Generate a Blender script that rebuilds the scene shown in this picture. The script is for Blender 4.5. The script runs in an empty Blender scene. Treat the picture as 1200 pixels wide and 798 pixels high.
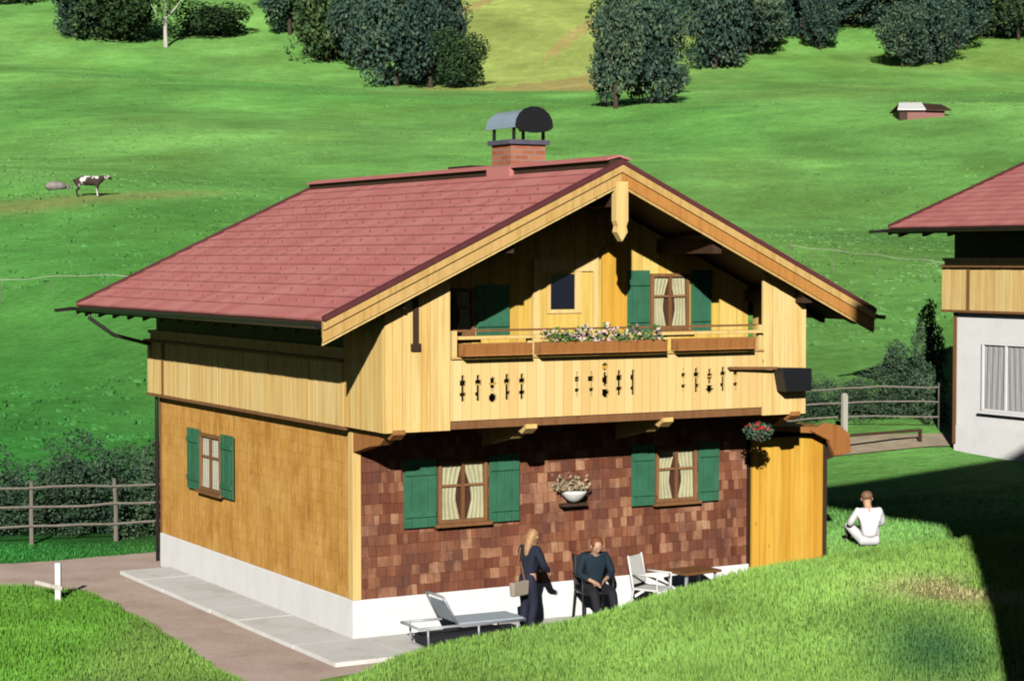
import bpy, bmesh, math, random
import numpy as np
from mathutils import Vector, Matrix
random.seed(7); np.random.seed(7)
PI = math.pi
scene = bpy.context.scene
COL = scene.collection
R = math.radians

# ------------------------------------------------------------------ materials
def newmat(name):
    m = bpy.data.materials.new(name); m.use_nodes = True
    nt = m.node_tree; b = nt.nodes['Principled BSDF']
    return m, nt, b
def N(nt, t, **k):
    n = nt.nodes.new(t)
    for a, v in k.items():
        if a in n.inputs.keys() if isinstance(a, str) else False: n.inputs[a].default_value = v
        else: setattr(n, a, v)
    return n
def ramp(nt, fac, stops):
    r = nt.nodes.new('ShaderNodeValToRGB')
    e = r.color_ramp.elements
    while len(e) < len(stops): e.new(0.5)
    for i, (p, c) in enumerate(stops):
        e[i].position = p; e[i].color = (*c, 1)
    nt.links.new(fac, r.inputs['Fac']); return r.outputs['Color']
def coords(nt, scale, kind='Object'):
    tc = nt.nodes.new('ShaderNodeTexCoord'); mp = nt.nodes.new('ShaderNodeMapping')
    mp.inputs['Scale'].default_value = scale
    nt.links.new(tc.outputs[kind], mp.inputs['Vector']); return mp.outputs['Vector']
def noise(nt, vec, scale, detail=4, rough=.55):
    n = nt.nodes.new('ShaderNodeTexNoise'); n.inputs['Scale'].default_value = scale
    n.inputs['Detail'].default_value = detail; n.inputs['Roughness'].default_value = rough
    if vec: nt.links.new(vec, n.inputs['Vector'])
    return n.outputs['Fac']
def math_(nt, op, a, b):
    n = nt.nodes.new('ShaderNodeMath'); n.operation = op
    for i, v in enumerate((a, b)):
        if isinstance(v, (int, float)): n.inputs[i].default_value = v
        else: nt.links.new(v, n.inputs[i])
    return n.outputs[0]
def mixc(nt, fac, a, b, mode='MIX'):
    n = nt.nodes.new('ShaderNodeMix'); n.data_type = 'RGBA'; n.blend_type = mode
    if isinstance(fac, (int, float)): n.inputs[0].default_value = fac
    else: nt.links.new(fac, n.inputs[0])
    for i, v in ((6, a), (7, b)):
        if isinstance(v, tuple): n.inputs[i].default_value = (*v, 1)
        else: nt.links.new(v, n.inputs[i])
    return n.outputs[2]
def bump(nt, b, h, strength=.3, dist=.02):
    n = nt.nodes.new('ShaderNodeBump'); n.inputs['Strength'].default_value = strength
    n.inputs['Distance'].default_value = dist
    nt.links.new(h, n.inputs['Height']); nt.links.new(n.outputs['Normal'], b.inputs['Normal'])

def mat_plain(name, c, rough=.6, var=.12, scale=6, metal=0, bumps=.15):
    m, nt, b = newmat(name)
    v = coords(nt, (1, 1, 1)); f = noise(nt, v, scale)
    lo = tuple(x*(1-var) for x in c); hi = tuple(min(1, x*(1+var)) for x in c)
    nt.links.new(ramp(nt, f, [(.3, lo), (.7, hi)]), b.inputs['Base Color'])
    b.inputs['Roughness'].default_value = rough; b.inputs['Metallic'].default_value = metal
    if bumps: bump(nt, b, noise(nt, v, scale*6), bumps, .01)
    return m
def mat_wood(name, stops, grain=(6, 6, .5), weather=None, isl=.6, rough=.65):
    """boards: tone per island, streaky grain along z (or the low-scale axis), blotchy weathering"""
    m, nt, b = newmat(name)
    g = nt.nodes.new('ShaderNodeNewGeometry')
    v = coords(nt, grain); f = noise(nt, v, 5, 6, .65)
    blot = noise(nt, coords(nt, (1, 1, 1)), 1.1, 3)
    a = math_(nt, 'MULTIPLY', g.outputs['Random Per Island'], isl)
    c = math_(nt, 'MULTIPLY', f, (1-isl)*.8)
    d = math_(nt, 'MULTIPLY', blot, .35)
    s = math_(nt, 'ADD', math_(nt, 'ADD', a, c), math_(nt, 'SUBTRACT', d, .05))
    colr = ramp(nt, s, stops)
    if weather:
        w = noise(nt, coords(nt, (1.3, 1.3, .8)), 1.6, 5, .7)
        wr = ramp(nt, w, [(.45, (0, 0, 0)), (.7, (1, 1, 1))])
        colr = mixc(nt, wr, colr, weather)
    vo = nt.nodes.new('ShaderNodeTexVoronoi'); vo.inputs['Scale'].default_value = 3.2; nt.links.new(coords(nt, (1, 1, .55)), vo.inputs['Vector'])
    kn = ramp(nt, vo.outputs['Distance'], [(.035, (.45, .33, .25)), (.075, (1, 1, 1))])
    colr = mixc(nt, .8, colr, kn, 'MULTIPLY')
    st_ = noise(nt, coords(nt, (7, 7, .35)), 2.0, 4, .6)
    colr = mixc(nt, 1.0, colr, ramp(nt, st_, [(.32, (.80, .76, .70)), (.55, (1, 1, 1))]), 'MULTIPLY')
    nt.links.new(colr, b.inputs['Base Color'])
    b.inputs['Roughness'].default_value = rough
    b.inputs['Specular IOR Level'].default_value = .3
    bump(nt, b, f, .35, .01)
    return m
M = {}
M['cream'] = mat_wood('cream_boards', [(.1, (.62, .37, .10)), (.45, (.84, .55, .18)), (.9, (.92, .68, .28))], isl=.5)
M['cream_flat'] = mat_wood('cream_boards_pale', [(.1, (.74, .48, .16)), (.5, (.90, .63, .24)), (.9, (.95, .74, .34))], isl=.4)
M['yellow'] = mat_wood('yellow_boards', [(.1, (.68, .40, .07)), (.5, (.84, .57, .12)), (.9, (.90, .68, .22))], isl=.5)
M['amber'] = mat_wood('amber_boards', [(.1, (.58, .27, .03)), (.5, (.76, .41, .05)), (.9, (.84, .50, .08))], isl=.6)
M['shingle_red'] = mat_wood('red_brown_shingles', [(.05, (.07, .020, .012)), (.35, (.19, .062, .034)), (.65, (.28, .105, .055)), (.86, (.46, .23, .13)), (.98, (.62, .40, .26))], weather=(.15, .065, .048), isl=.62, grain=(9, 9, 2))
M['shingle_gold'] = mat_wood('golden_shingles', [(.05, (.56, .27, .06)), (.45, (.72, .38, .09)), (.9, (.84, .52, .17))], isl=.18, weather=(.54, .25, .05))
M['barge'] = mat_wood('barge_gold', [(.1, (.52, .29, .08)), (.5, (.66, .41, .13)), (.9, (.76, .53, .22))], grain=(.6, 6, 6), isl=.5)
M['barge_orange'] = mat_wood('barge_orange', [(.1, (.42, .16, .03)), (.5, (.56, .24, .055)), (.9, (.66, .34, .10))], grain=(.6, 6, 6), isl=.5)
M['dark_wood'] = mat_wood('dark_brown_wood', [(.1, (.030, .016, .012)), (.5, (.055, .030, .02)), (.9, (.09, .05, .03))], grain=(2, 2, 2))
M['brown_wood'] = mat_wood('brown_wood', [(.1, (.16, .07, .03)), (.5, (.24, .11, .045)), (.9, (.32, .16, .07))], grain=(2, 2, 2))
M['rust_wood'] = mat_wood('rust_brown_wood', [(.1, (.30, .11, .03)), (.5, (.42, .17, .05)), (.9, (.52, .24, .08))], grain=(.6, 5, 5))
M['grey_wood'] = mat_wood('weathered_grey_wood', [(.1, (.12, .10, .08)), (.5, (.20, .18, .15)), (.9, (.30, .27, .23))], grain=(1, 1, 5))
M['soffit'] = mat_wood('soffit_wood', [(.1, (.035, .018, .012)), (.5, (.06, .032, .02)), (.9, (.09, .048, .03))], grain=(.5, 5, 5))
M['green'] = mat_plain('green_shutter_paint', (.045, .17, .095), .45, .15, 5)
M['white'] = mat_plain('white_render', (.95, .95, .94), .85, .05, 2, 0, .25)
M['white_paint'] = mat_plain('white_paint', (.80, .80, .78), .5, .04)
M['curtain'] = mat_plain('cream_curtain', (.95, .88, .52), .9, .10, 9)
M['curtain_white'] = mat_plain('white_curtain', (.95, .90, .70), .9, .10, 9)
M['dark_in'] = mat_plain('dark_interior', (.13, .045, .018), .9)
M['gutter'] = mat_plain('dark_gutter_metal', (.055, .045, .045), .4, .1, 4, .6)
M['metal'] = mat_plain('grey_sheet_metal', (.36, .46, .56), .45, .1, 3, .15)
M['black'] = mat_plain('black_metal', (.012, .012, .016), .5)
M['brick'] = None
M['soil'] = mat_plain('soil', (.05, .03, .02), .95)
M['pale_metal'] = mat_plain('pale_grey_tube', (.42, .44, .48), .4, .06, 4, .2)
M['pale_blue'] = mat_plain('pale_blue_canvas', (.46, .54, .60), .85, .08)
M['skin'] = mat_plain('skin', (.62, .36, .24), .55, .06, 8, 0, 0)
M['navy'] = mat_plain('navy_cloth', (.014, .017, .040), .85, .2)
M['teal_dark'] = mat_plain('dark_teal_cloth', (.008, .022, .038), .85, .2)
M['black_cloth'] = mat_plain('black_cloth', (.012, .012, .018), .85, .2)
M['white_cloth'] = mat_plain('white_cloth', (.84, .84, .84), .85, .04)
M['beige_cloth'] = mat_plain('beige_cloth', (.40, .34, .26), .85, .08)
M['blond'] = mat_plain('blond_hair', (.46, .26, .12), .6, .3, 30)
M['auburn'] = mat_plain('auburn_hair', (.20, .06, .02), .6, .3, 30)
M['brown_hair'] = mat_plain('brown_hair', (.24, .13, .07), .6, .3, 30)
M['red_flower'] = mat_plain('red_petals', (.62, .03, .03), .6, .2)
M['pink_flower'] = mat_plain('pale_pink_petals', (.72, .52, .50), .6, .2)
M['bark'] = mat_plain('bark', (.07, .05, .035), .9, .3)
M['pale_bark'] = mat_plain('pale_bark', (.60, .58, .52), .8, .2)
M['cow_dark'] = mat_plain('dark_hide', (.055, .028, .02), .8, .2)
M['cow_white'] = mat_plain('white_hide', (.78, .75, .72), .8, .08)
M['stone'] = mat_plain('grey_stone', (.30, .27, .24), .9, .3, 4)

def mat_hide():
    m, nt, b = newmat('patched_hide')
    f = noise(nt, coords(nt, (1, 1, 1)), 1.9, 2)
    nt.links.new(ramp(nt, f, [(.55, (.05, .026, .02)), (.58, (.78, .75, .72))]), b.inputs['Base Color'])
    b.inputs['Roughness'].default_value = .8
    return m
M['hide'] = mat_hide()
def mat_glass():
    m, nt, b = newmat('window_glass')
    b.inputs['Base Color'].default_value = (.02, .03, .04, 1); b.inputs['Roughness'].default_value = .03
    b.inputs['Alpha'].default_value = .14
    b.inputs['Specular IOR Level'].default_value = .6
    return m
M['glass'] = mat_glass()
def mat_tiles(name, stops):
    m, nt, b = newmat(name)
    g = nt.nodes.new('ShaderNodeNewGeometry')
    f = noise(nt, coords(nt, (1, 1, 1)), 1.2, 5, .6)
    f2 = noise(nt, coords(nt, (1, 1, 1)), 14, 3)
    s = math_(nt, 'ADD', math_(nt, 'MULTIPLY', g.outputs['Random Per Island'], .38), math_(nt, 'MULTIPLY', f, .5))
    s = math_(nt, 'ADD', s, math_(nt, 'MULTIPLY', f2, .12))
    nt.links.new(ramp(nt, s, stops), b.inputs['Base Color'])
    b.inputs['Roughness'].default_value = .62
    bump(nt, b, f2, .2, .01)
    return m
M['tiles'] = mat_tiles('red_roof_tiles', [(.15, (.55, .175, .165)), (.5, (.64, .225, .205)), (.85, (.70, .29, .26))])
def mat_brick():
    m, nt, b = newmat('chimney_brick')
    br = nt.nodes.new('ShaderNodeTexBrick'); br.inputs['Scale'].default_value = 1
    v = coords(nt, (1, 1, 1))
    # swizzle so that courses stack along z on every side
    sp = nt.nodes.new('ShaderNodeSeparateXYZ'); cb = nt.nodes.new('ShaderNodeCombineXYZ')
    nt.links.new(v, sp.inputs[0]); nt.links.new(math_(nt, 'ADD', sp.outputs[0], sp.outputs[1]), cb.inputs[0])
    nt.links.new(sp.outputs[2], cb.inputs[1]); nt.links.new(cb.outputs[0], br.inputs['Vector'])
    br.inputs['Color1'].default_value = (.42, .12, .06, 1); br.inputs['Color2'].default_value = (.52, .19, .10, 1)
    br.inputs['Mortar'].default_value = (.34, .24, .2, 1)
    br.inputs['Brick Width'].default_value = .24; br.inputs['Row Height'].default_value = .08
    br.inputs['Mortar Size'].default_value = .01
    nt.links.new(br.outputs['Color'], b.inputs['Base Color']); b.inputs['Roughness'].default_value = .85
    return m
M['brick'] = mat_brick()

def mat_attr(name, noises, rough=.8, sheen=0, bs=.6, bd=.05, trans=0):
    """ground cover: painted ground-cover tone (real albedo) broken up by noise at several sizes"""
    m, nt, b = newmat(name)
    at = nt.nodes.new('ShaderNodeAttribute'); at.attribute_name = 'tone'
    c = at.outputs['Color']
    for (sc, lo, hi, st_) in noises:
        f = noise(nt, coords(nt, st_), sc, 5, .65)
        r = ramp(nt, f, [(.28, (lo, lo, lo*.9)), (.72, (hi, hi, hi*.95))])
        c = mixc(nt, 1.0, c, r, 'MULTIPLY')
    nt.links.new(c, b.inputs['Base Color'])
    b.inputs['Roughness'].default_value = rough; b.inputs['Specular IOR Level'].default_value = .15
    if bs: bump(nt, b, noise(nt, coords(nt, (1, 1, 1)), 3.0, 8, .75), bs, bd)
    return m
M['ground'] = mat_attr('meadow_ground', [(.09, .80, 1.22, (1, 1, 1)), (.5, .82, 1.2, (1, 1, 1)), (2.6, .84, 1.22, (1, 1, 1)), (9, .86, 1.18, (1, 1, 1))], bs=.9, bd=.16)
M['blades'] = mat_attr('grass_blades', [(.5, .78, 1.25, (1, 1, 1)), (9, .75, 1.3, (1, 1, 1))], bs=0)
M['tussock'] = mat_attr('tussock_blades', [(.5, .50, .85, (1, 1, 1))], bs=0)
def mat_leaf(name, stops, trans=.25):
    m, nt, b = newmat(name)
    g = nt.nodes.new('ShaderNodeNewGeometry')
    f = noise(nt, coords(nt, (1, 1, 1)), 3.2, 3)
    s = math_(nt, 'ADD', math_(nt, 'MULTIPLY', g.outputs['Random Per Island'], .45), math_(nt, 'MULTIPLY', f, .6))
    oi = nt.nodes.new('ShaderNodeObjectInfo')
    s = math_(nt, 'ADD', s, math_(nt, 'MULTIPLY', math_(nt, 'SUBTRACT', oi.outputs['Random'], .5), .22))
    nt.links.new(ramp(nt, s, stops), b.inputs['Base Color'])
    b.inputs['Roughness'].default_value = .7; b.inputs['Specular IOR Level'].default_value = .2
    return m
M['leaf_dark'] = mat_leaf('dark_foliage', [(.15, (.024, .052, .050)), (.5, (.052, .105, .075)), (.85, (.15, .22, .11))])  # bluish lift in this leaf colour paints in distant haze
M['leaf_mid'] = mat_leaf('mid_green_foliage', [(.15, (.018, .045, .022)), (.5, (.045, .095, .035)), (.85, (.12, .19, .06))])
M['leaf_bush'] = mat_leaf('bush_foliage', [(.15, (.026, .056, .040)), (.5, (.055, .105, .060)), (.85, (.12, .19, .09))])
M['leaf_light'] = mat_leaf('light_foliage', [(.15, (.05, .13, .03)), (.5, (.10, .24, .05)), (.85, (.2, .36, .09))])

# ------------------------------------------------------------------ mesh builder
class MB:
    def __init__(s): s.v = []; s.f = []; s.mi = []; s.cur = 0
    def hexa(s, p):
        """8 points: bottom ring 0-3, top ring 4-7"""
        n = len(s.v); s.v += [tuple(q) for q in p]
        for f in ((0, 3, 2, 1), (4, 5, 6, 7), (0, 1, 5, 4), (1, 2, 6, 5), (2, 3, 7, 6), (3, 0, 4, 7)):
            s.f.append(tuple(n+i for i in f)); s.mi.append(s.cur)
        return s
    def box(s, x0, x1, y0, y1, z0, z1):
        return s.hexa([(x0, y0, z0), (x1, y0, z0), (x1, y1, z0), (x0, y1, z0), (x0, y0, z1), (x1, y0, z1), (x1, y1, z1), (x0, y1, z1)])
    def bar(s, a, b, w, h, up=(0, 0, 1)):
        a = Vector(a); b = Vector(b); d = (b-a).normalized(); u = Vector(up)
        r = d.cross(u)
        if r.length < 1e-4: r = d.cross(Vector((1, 0, 0)))
        r.normalize(); u = r.cross(d)
        r = r*w/2; u = u*h/2
        return s.hexa([a-r-u, a+r-u, b+r-u, b-r-u, a-r+u, a+r+u, b+r+u, b-r+u])
    def tube(s, pts, rad, n=8, cap=True):
        pts = [Vector(p) for p in pts]; rr = rad if isinstance(rad, (list, tuple)) else [rad]*len(pts)
        base = len(s.v); prev = None
        for i, p in enumerate(pts):
            d = (pts[min(i+1, len(pts)-1)]-pts[max(i-1, 0)]).normalized()
            ref = Vector((0, 0, 1)) if abs(d.z) < .95 else Vector((1, 0, 0))
            if prev is not None:
                r = prev-d*prev.dot(d); r.normalize()
            else: r = d.cross(ref).normalized()
            prev = r; u = r.cross(d)
            for k in range(n):
                a = 2*PI*k/n; s.v.append(tuple(p+(r*math.cos(a)+u*math.sin(a))*rr[i]))
        for i in range(len(pts)-1):
            for k in range(n):
                a = base+i*n+k; b = base+i*n+(k+1) % n
                s.f.append((a, b, b+n, a+n)); s.mi.append(s.cur)
        if cap:
            s.f.append(tuple(base+k for k in range(n))[::-1]); s.mi.append(s.cur)
            s.f.append(tuple(base+(len(pts)-1)*n+k for k in range(n))); s.mi.append(s.cur)
        return s
    def poly(s, pts):
        n = len(s.v); s.v += [tuple(p) for p in pts]; s.f.append(tuple(range(n, n+len(pts)))); s.mi.append(s.cur); return s
    def prism(s, pts, off):
        """pts planar outline, extruded by the vector off"""
        n = len(s.v); k = len(pts); off = Vector(off)
        s.v += [tuple(p) for p in pts]+[tuple(Vector(p)+off) for p in pts]
        s.f.append(tuple(range(n, n+k))[::-1]); s.f.append(tuple(range(n+k, n+2*k))); s.mi += [s.cur]*2
        for i in range(k):
            j = (i+1) % k; s.f.append((n+i, n+j, n+k+j, n+k+i)); s.mi.append(s.cur)
        return s
    def ball(s, c, r, n=8, m=6, sq=(1, 1, 1)):
        base = len(s.v)
        for i in range(m+1):
            th = PI*i/m
            for k in range(n):
                ph = 2*PI*k/n
                s.v.append((c[0]+r*sq[0]*math.sin(th)*math.cos(ph), c[1]+r*sq[1]*math.sin(th)*math.sin(ph), c[2]+r*sq[2]*math.cos(th)))
        for i in range(m):
            for k in range(n):
                a = base+i*n+k; b = base+i*n+(k+1) % n
                s.f.append((a, b, b+n, a+n)); s.mi.append(s.cur)
        return s
    def build(s, name, mat, parent=None, loc=None, smooth=False, bevel=0, fix=True):
        me = bpy.data.meshes.new(name); me.from_pydata(s.v, [], s.f)
        mats = mat if isinstance(mat, (list, tuple)) else [mat]
        for m in mats: me.materials.append(m)
        if len(mats) > 1: me.polygons.foreach_set('material_index', s.mi)
        if fix:
            bm = bmesh.new(); bm.from_mesh(me)
            bmesh.ops.remove_doubles(bm, verts=bm.verts, dist=1e-6) if smooth else None
            bmesh.ops.recalc_face_normals(bm, faces=bm.faces); bm.to_mesh(me); bm.free()
        if smooth: me.shade_smooth()
        o = bpy.data.objects.new(name, me); COL.objects.link(o)
        if parent: o.parent = parent
        if loc: o.location = loc
        if bevel:
            bv = o.modifiers.new('bevel', 'BEVEL'); bv.width = bevel; bv.segments = 2; bv.limit_method = 'ANGLE'
        return o
def tag(o, label=None, cat=None, group=None, kind=None):
    for k, v in (('label', label), ('category', cat), ('group', group), ('kind', kind)):
        if v: o[k] = v
    return o
def thing(name, label, cat, loc=(0, 0, 0), rz=0, group=None):
    o = bpy.data.objects.new(name, None); COL.objects.link(o); o.location = loc; o.rotation_euler = (0, 0, rz)
    o.empty_display_size = .2
    return tag(o, label, cat, group)
def kids(o): return [c for c in bpy.data.objects if c.parent == o]
def copy_tree(o, parent=None):
    c = o.copy(); COL.objects.link(c)
    c.parent = parent
    for ch in kids(o): copy_tree(ch, c)
    return c
M['pale_wood'] = mat_wood('pale_bleached_wood', [(.1, (.42, .40, .34)), (.5, (.55, .53, .46)), (.9, (.66, .64, .57))])
M['maroon_pale'] = mat_plain('faded_red_brown_sheet', (.30, .13, .11), .7)
M['dry_sprig'] = mat_plain('dry_sprigs', (.42, .33, .20), .9, .3)

# ------------------------------------------------------------------ terrain
CX,CY,CZ,YAW=-11.729,-25.179,4.797,0.516
SN,CS=math.sin(YAW),math.cos(YAW)
def st(x,y):
    dx,dy=x-CX,y-CY
    return dx*SN+dy*CS, dx*CS-dy*SN
def xy(s,t):
    return CX+s*SN+t*CS, CY+s*CS-t*SN
def interp(x,T):
    if x<=T[0][0]: return T[0][1]
    for (a,b),(c,d) in zip(T,T[1:]):
        if x<=c: return b+(d-b)*(x-a)/(c-a)
    return T[-1][1]
def sst(a,b,x):
    u=(x-a)/(b-a); u=0 if u<0 else 1 if u>1 else u
    return u*u*(3-2*u)
RISE=[(6.0,0),(8.3,.5),(9.5,.62),(14,.95),(17,1.25),(26,1.3),(60,1.6)]
CREST=[(-1.6,-.6),(-.6,-.27),(.5,-.15),(1.4,-.1),(2.2,-.02),(3.4,.18),(4.7,.38),(5.6,.44),(6.2,.48),(9,.55),(14,.6),(30,.9)]
def ground_z(x,y):
    s,t=st(x,y)
    b=-.6+interp(x,RISE)
    if y<-1.9:
        k=sst(-1.9,-2.7,y); b=b*(1-k)+interp(x,CREST)*k
    h=0
    if s>40:
        h=.13*(s-42) if s>44 else .01625*(s-40)**2
        if s>250: h+=.12*(s-250)*sst(240,300,s)
        k=sst(44,110,s)
        h+=k*(1.1*math.sin(s*.045+t*.03)+.7*math.sin(t*.07+1.3+s*.02)+.25*math.sin(s*.16+t*.11))
    return b+h

V0 = math.radians
def arr_z(X, Y): return np.array([ground_z(float(a), float(b)) for a, b in zip(X, Y)])

def vnoise(x, y, sc, seed=0):
    def h(i, j):
        n = np.sin(i*127.1+j*311.7+seed*74.7)*43758.5453
        return n-np.floor(n)
    x = x/sc; y = y/sc; i = np.floor(x); j = np.floor(y); fx = x-i; fy = y-j
    fx = fx*fx*(3-2*fx); fy = fy*fy*(3-2*fy)
    return (h(i, j)*(1-fx)+h(i+1, j)*fx)*(1-fy)+(h(i, j+1)*(1-fx)+h(i+1, j+1)*fx)*fy
def sstep(a, b, x):
    u = np.clip((x-a)/(b-a), 0, 1); return u*u*(3-2*u)
def tones(X, Y):
    """ground-cover colour by place: meadow greens, yellow mown slope, worn track, bare soil"""
    S = (X-CX)*SN+(Y-CY)*CS; T = (X-CX)*CS-(Y-CY)*SN
    def c(*v): return np.array(v)[None, :]
    n1 = vnoise(T, S*.45, 13, 1); n2 = vnoise(T, S*.5, 5, 2); n3 = vnoise(T, S, 1.3, 3)
    base = c(.16, .45, .12)*(1-n1[:, None])+c(.24, .52, .17)*n1[:, None]
    base = base*(.82+.36*n2[:, None])
    n4 = vnoise(T+.3*S, S*1.9, 9, 12); n5 = vnoise(T, S*2.2, 2.6, 13)
    base = base*(.84+.32*n4[:, None])*(.88+.24*n5[:, None])
    k = sstep(.62, .82, vnoise(T, S*.6, 7, 14))*.35; base = base*(1-k[:, None])+c(.20, .38, .10)*k[:, None]
    k = sstep(70, 40, S)*sstep(-3, -9, T)          # deeper green pasture behind the left fence
    base = base*(1-k[:, None])+c(.050, .29, .065)*(.8+.4*n2[:, None])*k[:, None]
    k = sstep(120, 70, S)*sstep(-8, -14, T)*.5
    base = base*(1-k[:, None])+c(.07, .37, .08)*k[:, None]
    # near lawn
    k = sstep(36, 30, S)
    lawn = c(.24, .44, .10)*(.78+.44*n3[:, None])*(.85+.3*n2[:, None])
    base = base*(1-k[:, None])+lawn*k[:, None]
    k = k*sstep(-5.2, -6.2, T-.0*S)                # left lawn
    base = base*(1-k[:, None])+c(.16, .40, .055)*(.8+.4*n3[:, None])*k[:, None]
    # drier belt high on the meadow
    k = sstep(150, 235, S)*sstep(8, 25, T)*.55*vnoise(T, S, 22, 6)
    base = base*(1-k[:, None])+c(.38, .40, .11)*k[:, None]
    # yellow mown slope between the woods
    lo = -.040*S+6*(n2-.5); hi = .085*S+8*(n2-.5)
    k = sstep(192, 232, S+34*(vnoise(T, S, 17, 41)-.5)+16*(n2-.5)-.25*(T-4))*sstep(lo-3, lo+3, T)*sstep(hi+6, hi-6, T)
    yel = c(.42, .52, .18)*(.7+.6*vnoise(T+S*.5, S*.4, 9, 8)[:, None])
    k2 = (vnoise(T*1.0-S*.35, S*.06, 6, 9) > .60)*.7
    yel = yel*(1-k2[:, None])+c(.50, .36, .20)*k2[:, None]
    base = base*(1-k[:, None])+yel*k[:, None]
    # worn cattle track
    sc = 96+.28*(T+20)+2*np.sin(T*.35)
    k = np.exp(-((S-sc)/2.6)**2)*sstep(-12.5, -17, T)*.75
    base = base*(1-k[:, None])+c(.40, .42, .19)*k[:, None]
    # bare soil and dark green patch on the near lawn
    k = np.exp(-(((X-6.0)/.75)**2+((Y+5.7)/1.0)**2))*1.0*sstep(.30, .55, n3)
    base = base*(1-k[:, None])+c(.52, .44, .26)*k[:, None]
    k = np.exp(-(((T-4.9)/.75)**2+((S-22.9)/1.6)**2))*.85
    base = base*(1-k[:, None])+c(.035, .13, .06)*k[:, None]
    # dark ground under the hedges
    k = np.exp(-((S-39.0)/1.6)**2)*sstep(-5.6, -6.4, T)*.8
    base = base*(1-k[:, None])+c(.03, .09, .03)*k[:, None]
    return np.clip(base, 0, 1)
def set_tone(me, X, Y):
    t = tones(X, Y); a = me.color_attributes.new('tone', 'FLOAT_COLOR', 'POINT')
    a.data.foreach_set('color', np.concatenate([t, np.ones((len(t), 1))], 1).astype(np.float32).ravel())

def axis(segs):
    out = []
    for a, b, st_ in segs:
        n = max(1, int(round((b-a)/st_))); out += [a+(b-a)*i/n for i in range(n)]
    return out+[segs[-1][1]]
ss = axis([(-60, 12, 6), (12, 48, .3), (48, 130, 1.2), (130, 420, 3.5), (420, 900, 30)])
tt = axis([(-500, -120, 25), (-120, -22, 3), (-22, 22, .3), (22, 120, 2), (120, 500, 25)])
P = np.array([xy(s_, t_) for s_ in ss for t_ in tt]); Z = arr_z(P[:, 0], P[:, 1])
nt_ = len(tt); F = []
for i in range(len(ss)-1):
    for j in range(nt_-1):
        a = i*nt_+j; F.append((a, a+1, a+nt_+1, a+nt_))
# keep the sheet just under the paved yard, whose slab top is the yard level
me = bpy.data.meshes.new('ground'); me.from_pydata(np.column_stack([P, Z]).tolist(), [], F)
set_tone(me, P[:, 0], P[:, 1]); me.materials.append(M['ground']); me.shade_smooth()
go = bpy.data.objects.new('ground', me); COL.objects.link(go); tag(go, kind='structure')

# paved yard (pinkish gravel) with a pale concrete walk along the house
def sheet(name, pts, z, mat, thick=0):
    b = MB()
    if thick: b.prism([(x, y, z-thick) for x, y in pts], (0, 0, thick))
    else: b.poly([(x, y, z) for x, y in pts])
    return tag(b.build(name, mat), kind='structure')
m, nt, b = newmat('pink_gravel')
f = noise(nt, coords(nt, (1, 1, 1)), 1.3, 6, .7); f2 = noise(nt, coords(nt, (1, 1, 1)), 26, 4)
nt.links.new(ramp(nt, math_(nt, 'ADD', math_(nt, 'MULTIPLY', f, .7), math_(nt, 'MULTIPLY', f2, .35)), [(.3, (.50, .34, .27)), (.55, (.70, .53, .44)), (.8, (.84, .72, .62))]), b.inputs['Base Color'])
b.inputs['Roughness'].default_value = .95; bump(nt, b, f2, .5, .02); M['gravel'] = m
m, nt, b = newmat('pale_concrete')
f = noise(nt, coords(nt, (1, 1, 1)), 1.1, 7, .72); f2 = noise(nt, coords(nt, (1, 1, 1)), 22, 4)
nt.links.new(ramp(nt, math_(nt, 'ADD', math_(nt, 'MULTIPLY', f, .8), math_(nt, 'MULTIPLY', f2, .2)), [(.32, (.70, .64, .56)), (.48, (.90, .87, .82)), (.7, (.96, .95, .92))]), b.inputs['Base Color'])
b.inputs['Roughness'].default_value = .9; bump(nt, b, f2, .3, .01); M['concrete'] = m
m, nt, b = newmat('splashed_plinth')
f = noise(nt, coords(nt, (1.5, 1.5, .8)), 2.2, 7, .7); sp = nt.nodes.new('ShaderNodeSeparateXYZ'); nt.links.new(coords(nt, (1, 1, 1)), sp.inputs[0])
h_ = math_(nt, 'SUBTRACT', math_(nt, 'ADD', math_(nt, 'MULTIPLY', f, .55), -.30), math_(nt, 'ADD', sp.outputs[2], .58))
dirt = ramp(nt, h_, [(0, (0, 0, 0)), (.25, (1, 1, 1))])
cc = mixc(nt, math_(nt, 'MULTIPLY', dirt, .35), (.95, .95, .94), (.42, .33, .25))
cc = mixc(nt, 1.0, cc, ramp(nt, f, [(.35, (.93, .92, .90)), (.6, (1, 1, 1))]), 'MULTIPLY')
nt.links.new(cc, b.inputs['Base Color']); b.inputs['Roughness'].default_value = .9; bump(nt, b, noise(nt, coords(nt, (1, 1, 1)), 20, 5), .3, .01); M['plinth'] = m
M['gravel_pale'] = mat_plain('pale_gravel', (.46, .38, .26), .95, .2, 3, 0, .4)
rnd = random.Random(3)
yard = [(1.6, -2.35), (-.6, -2.5), (-1.35, -2.6), (-1.45, -5.5), (-3.0, -5.5), (-2.6, -3.4), (-2.38, -1.6), (-2.25, .2), (-2.1, 2.2), (-2.0, 4.0), (-1.98, 6.0), (-2.7, 7.0), (-4.2, 7.9), (-9, 9.5), (-9, 11), (-4, 9.9), (-1.9, 9.5), (.5, 9.6), (.5, 8.4), (8.2, 8.4), (8.2, -2.0), (6, -2.1)]
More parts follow.
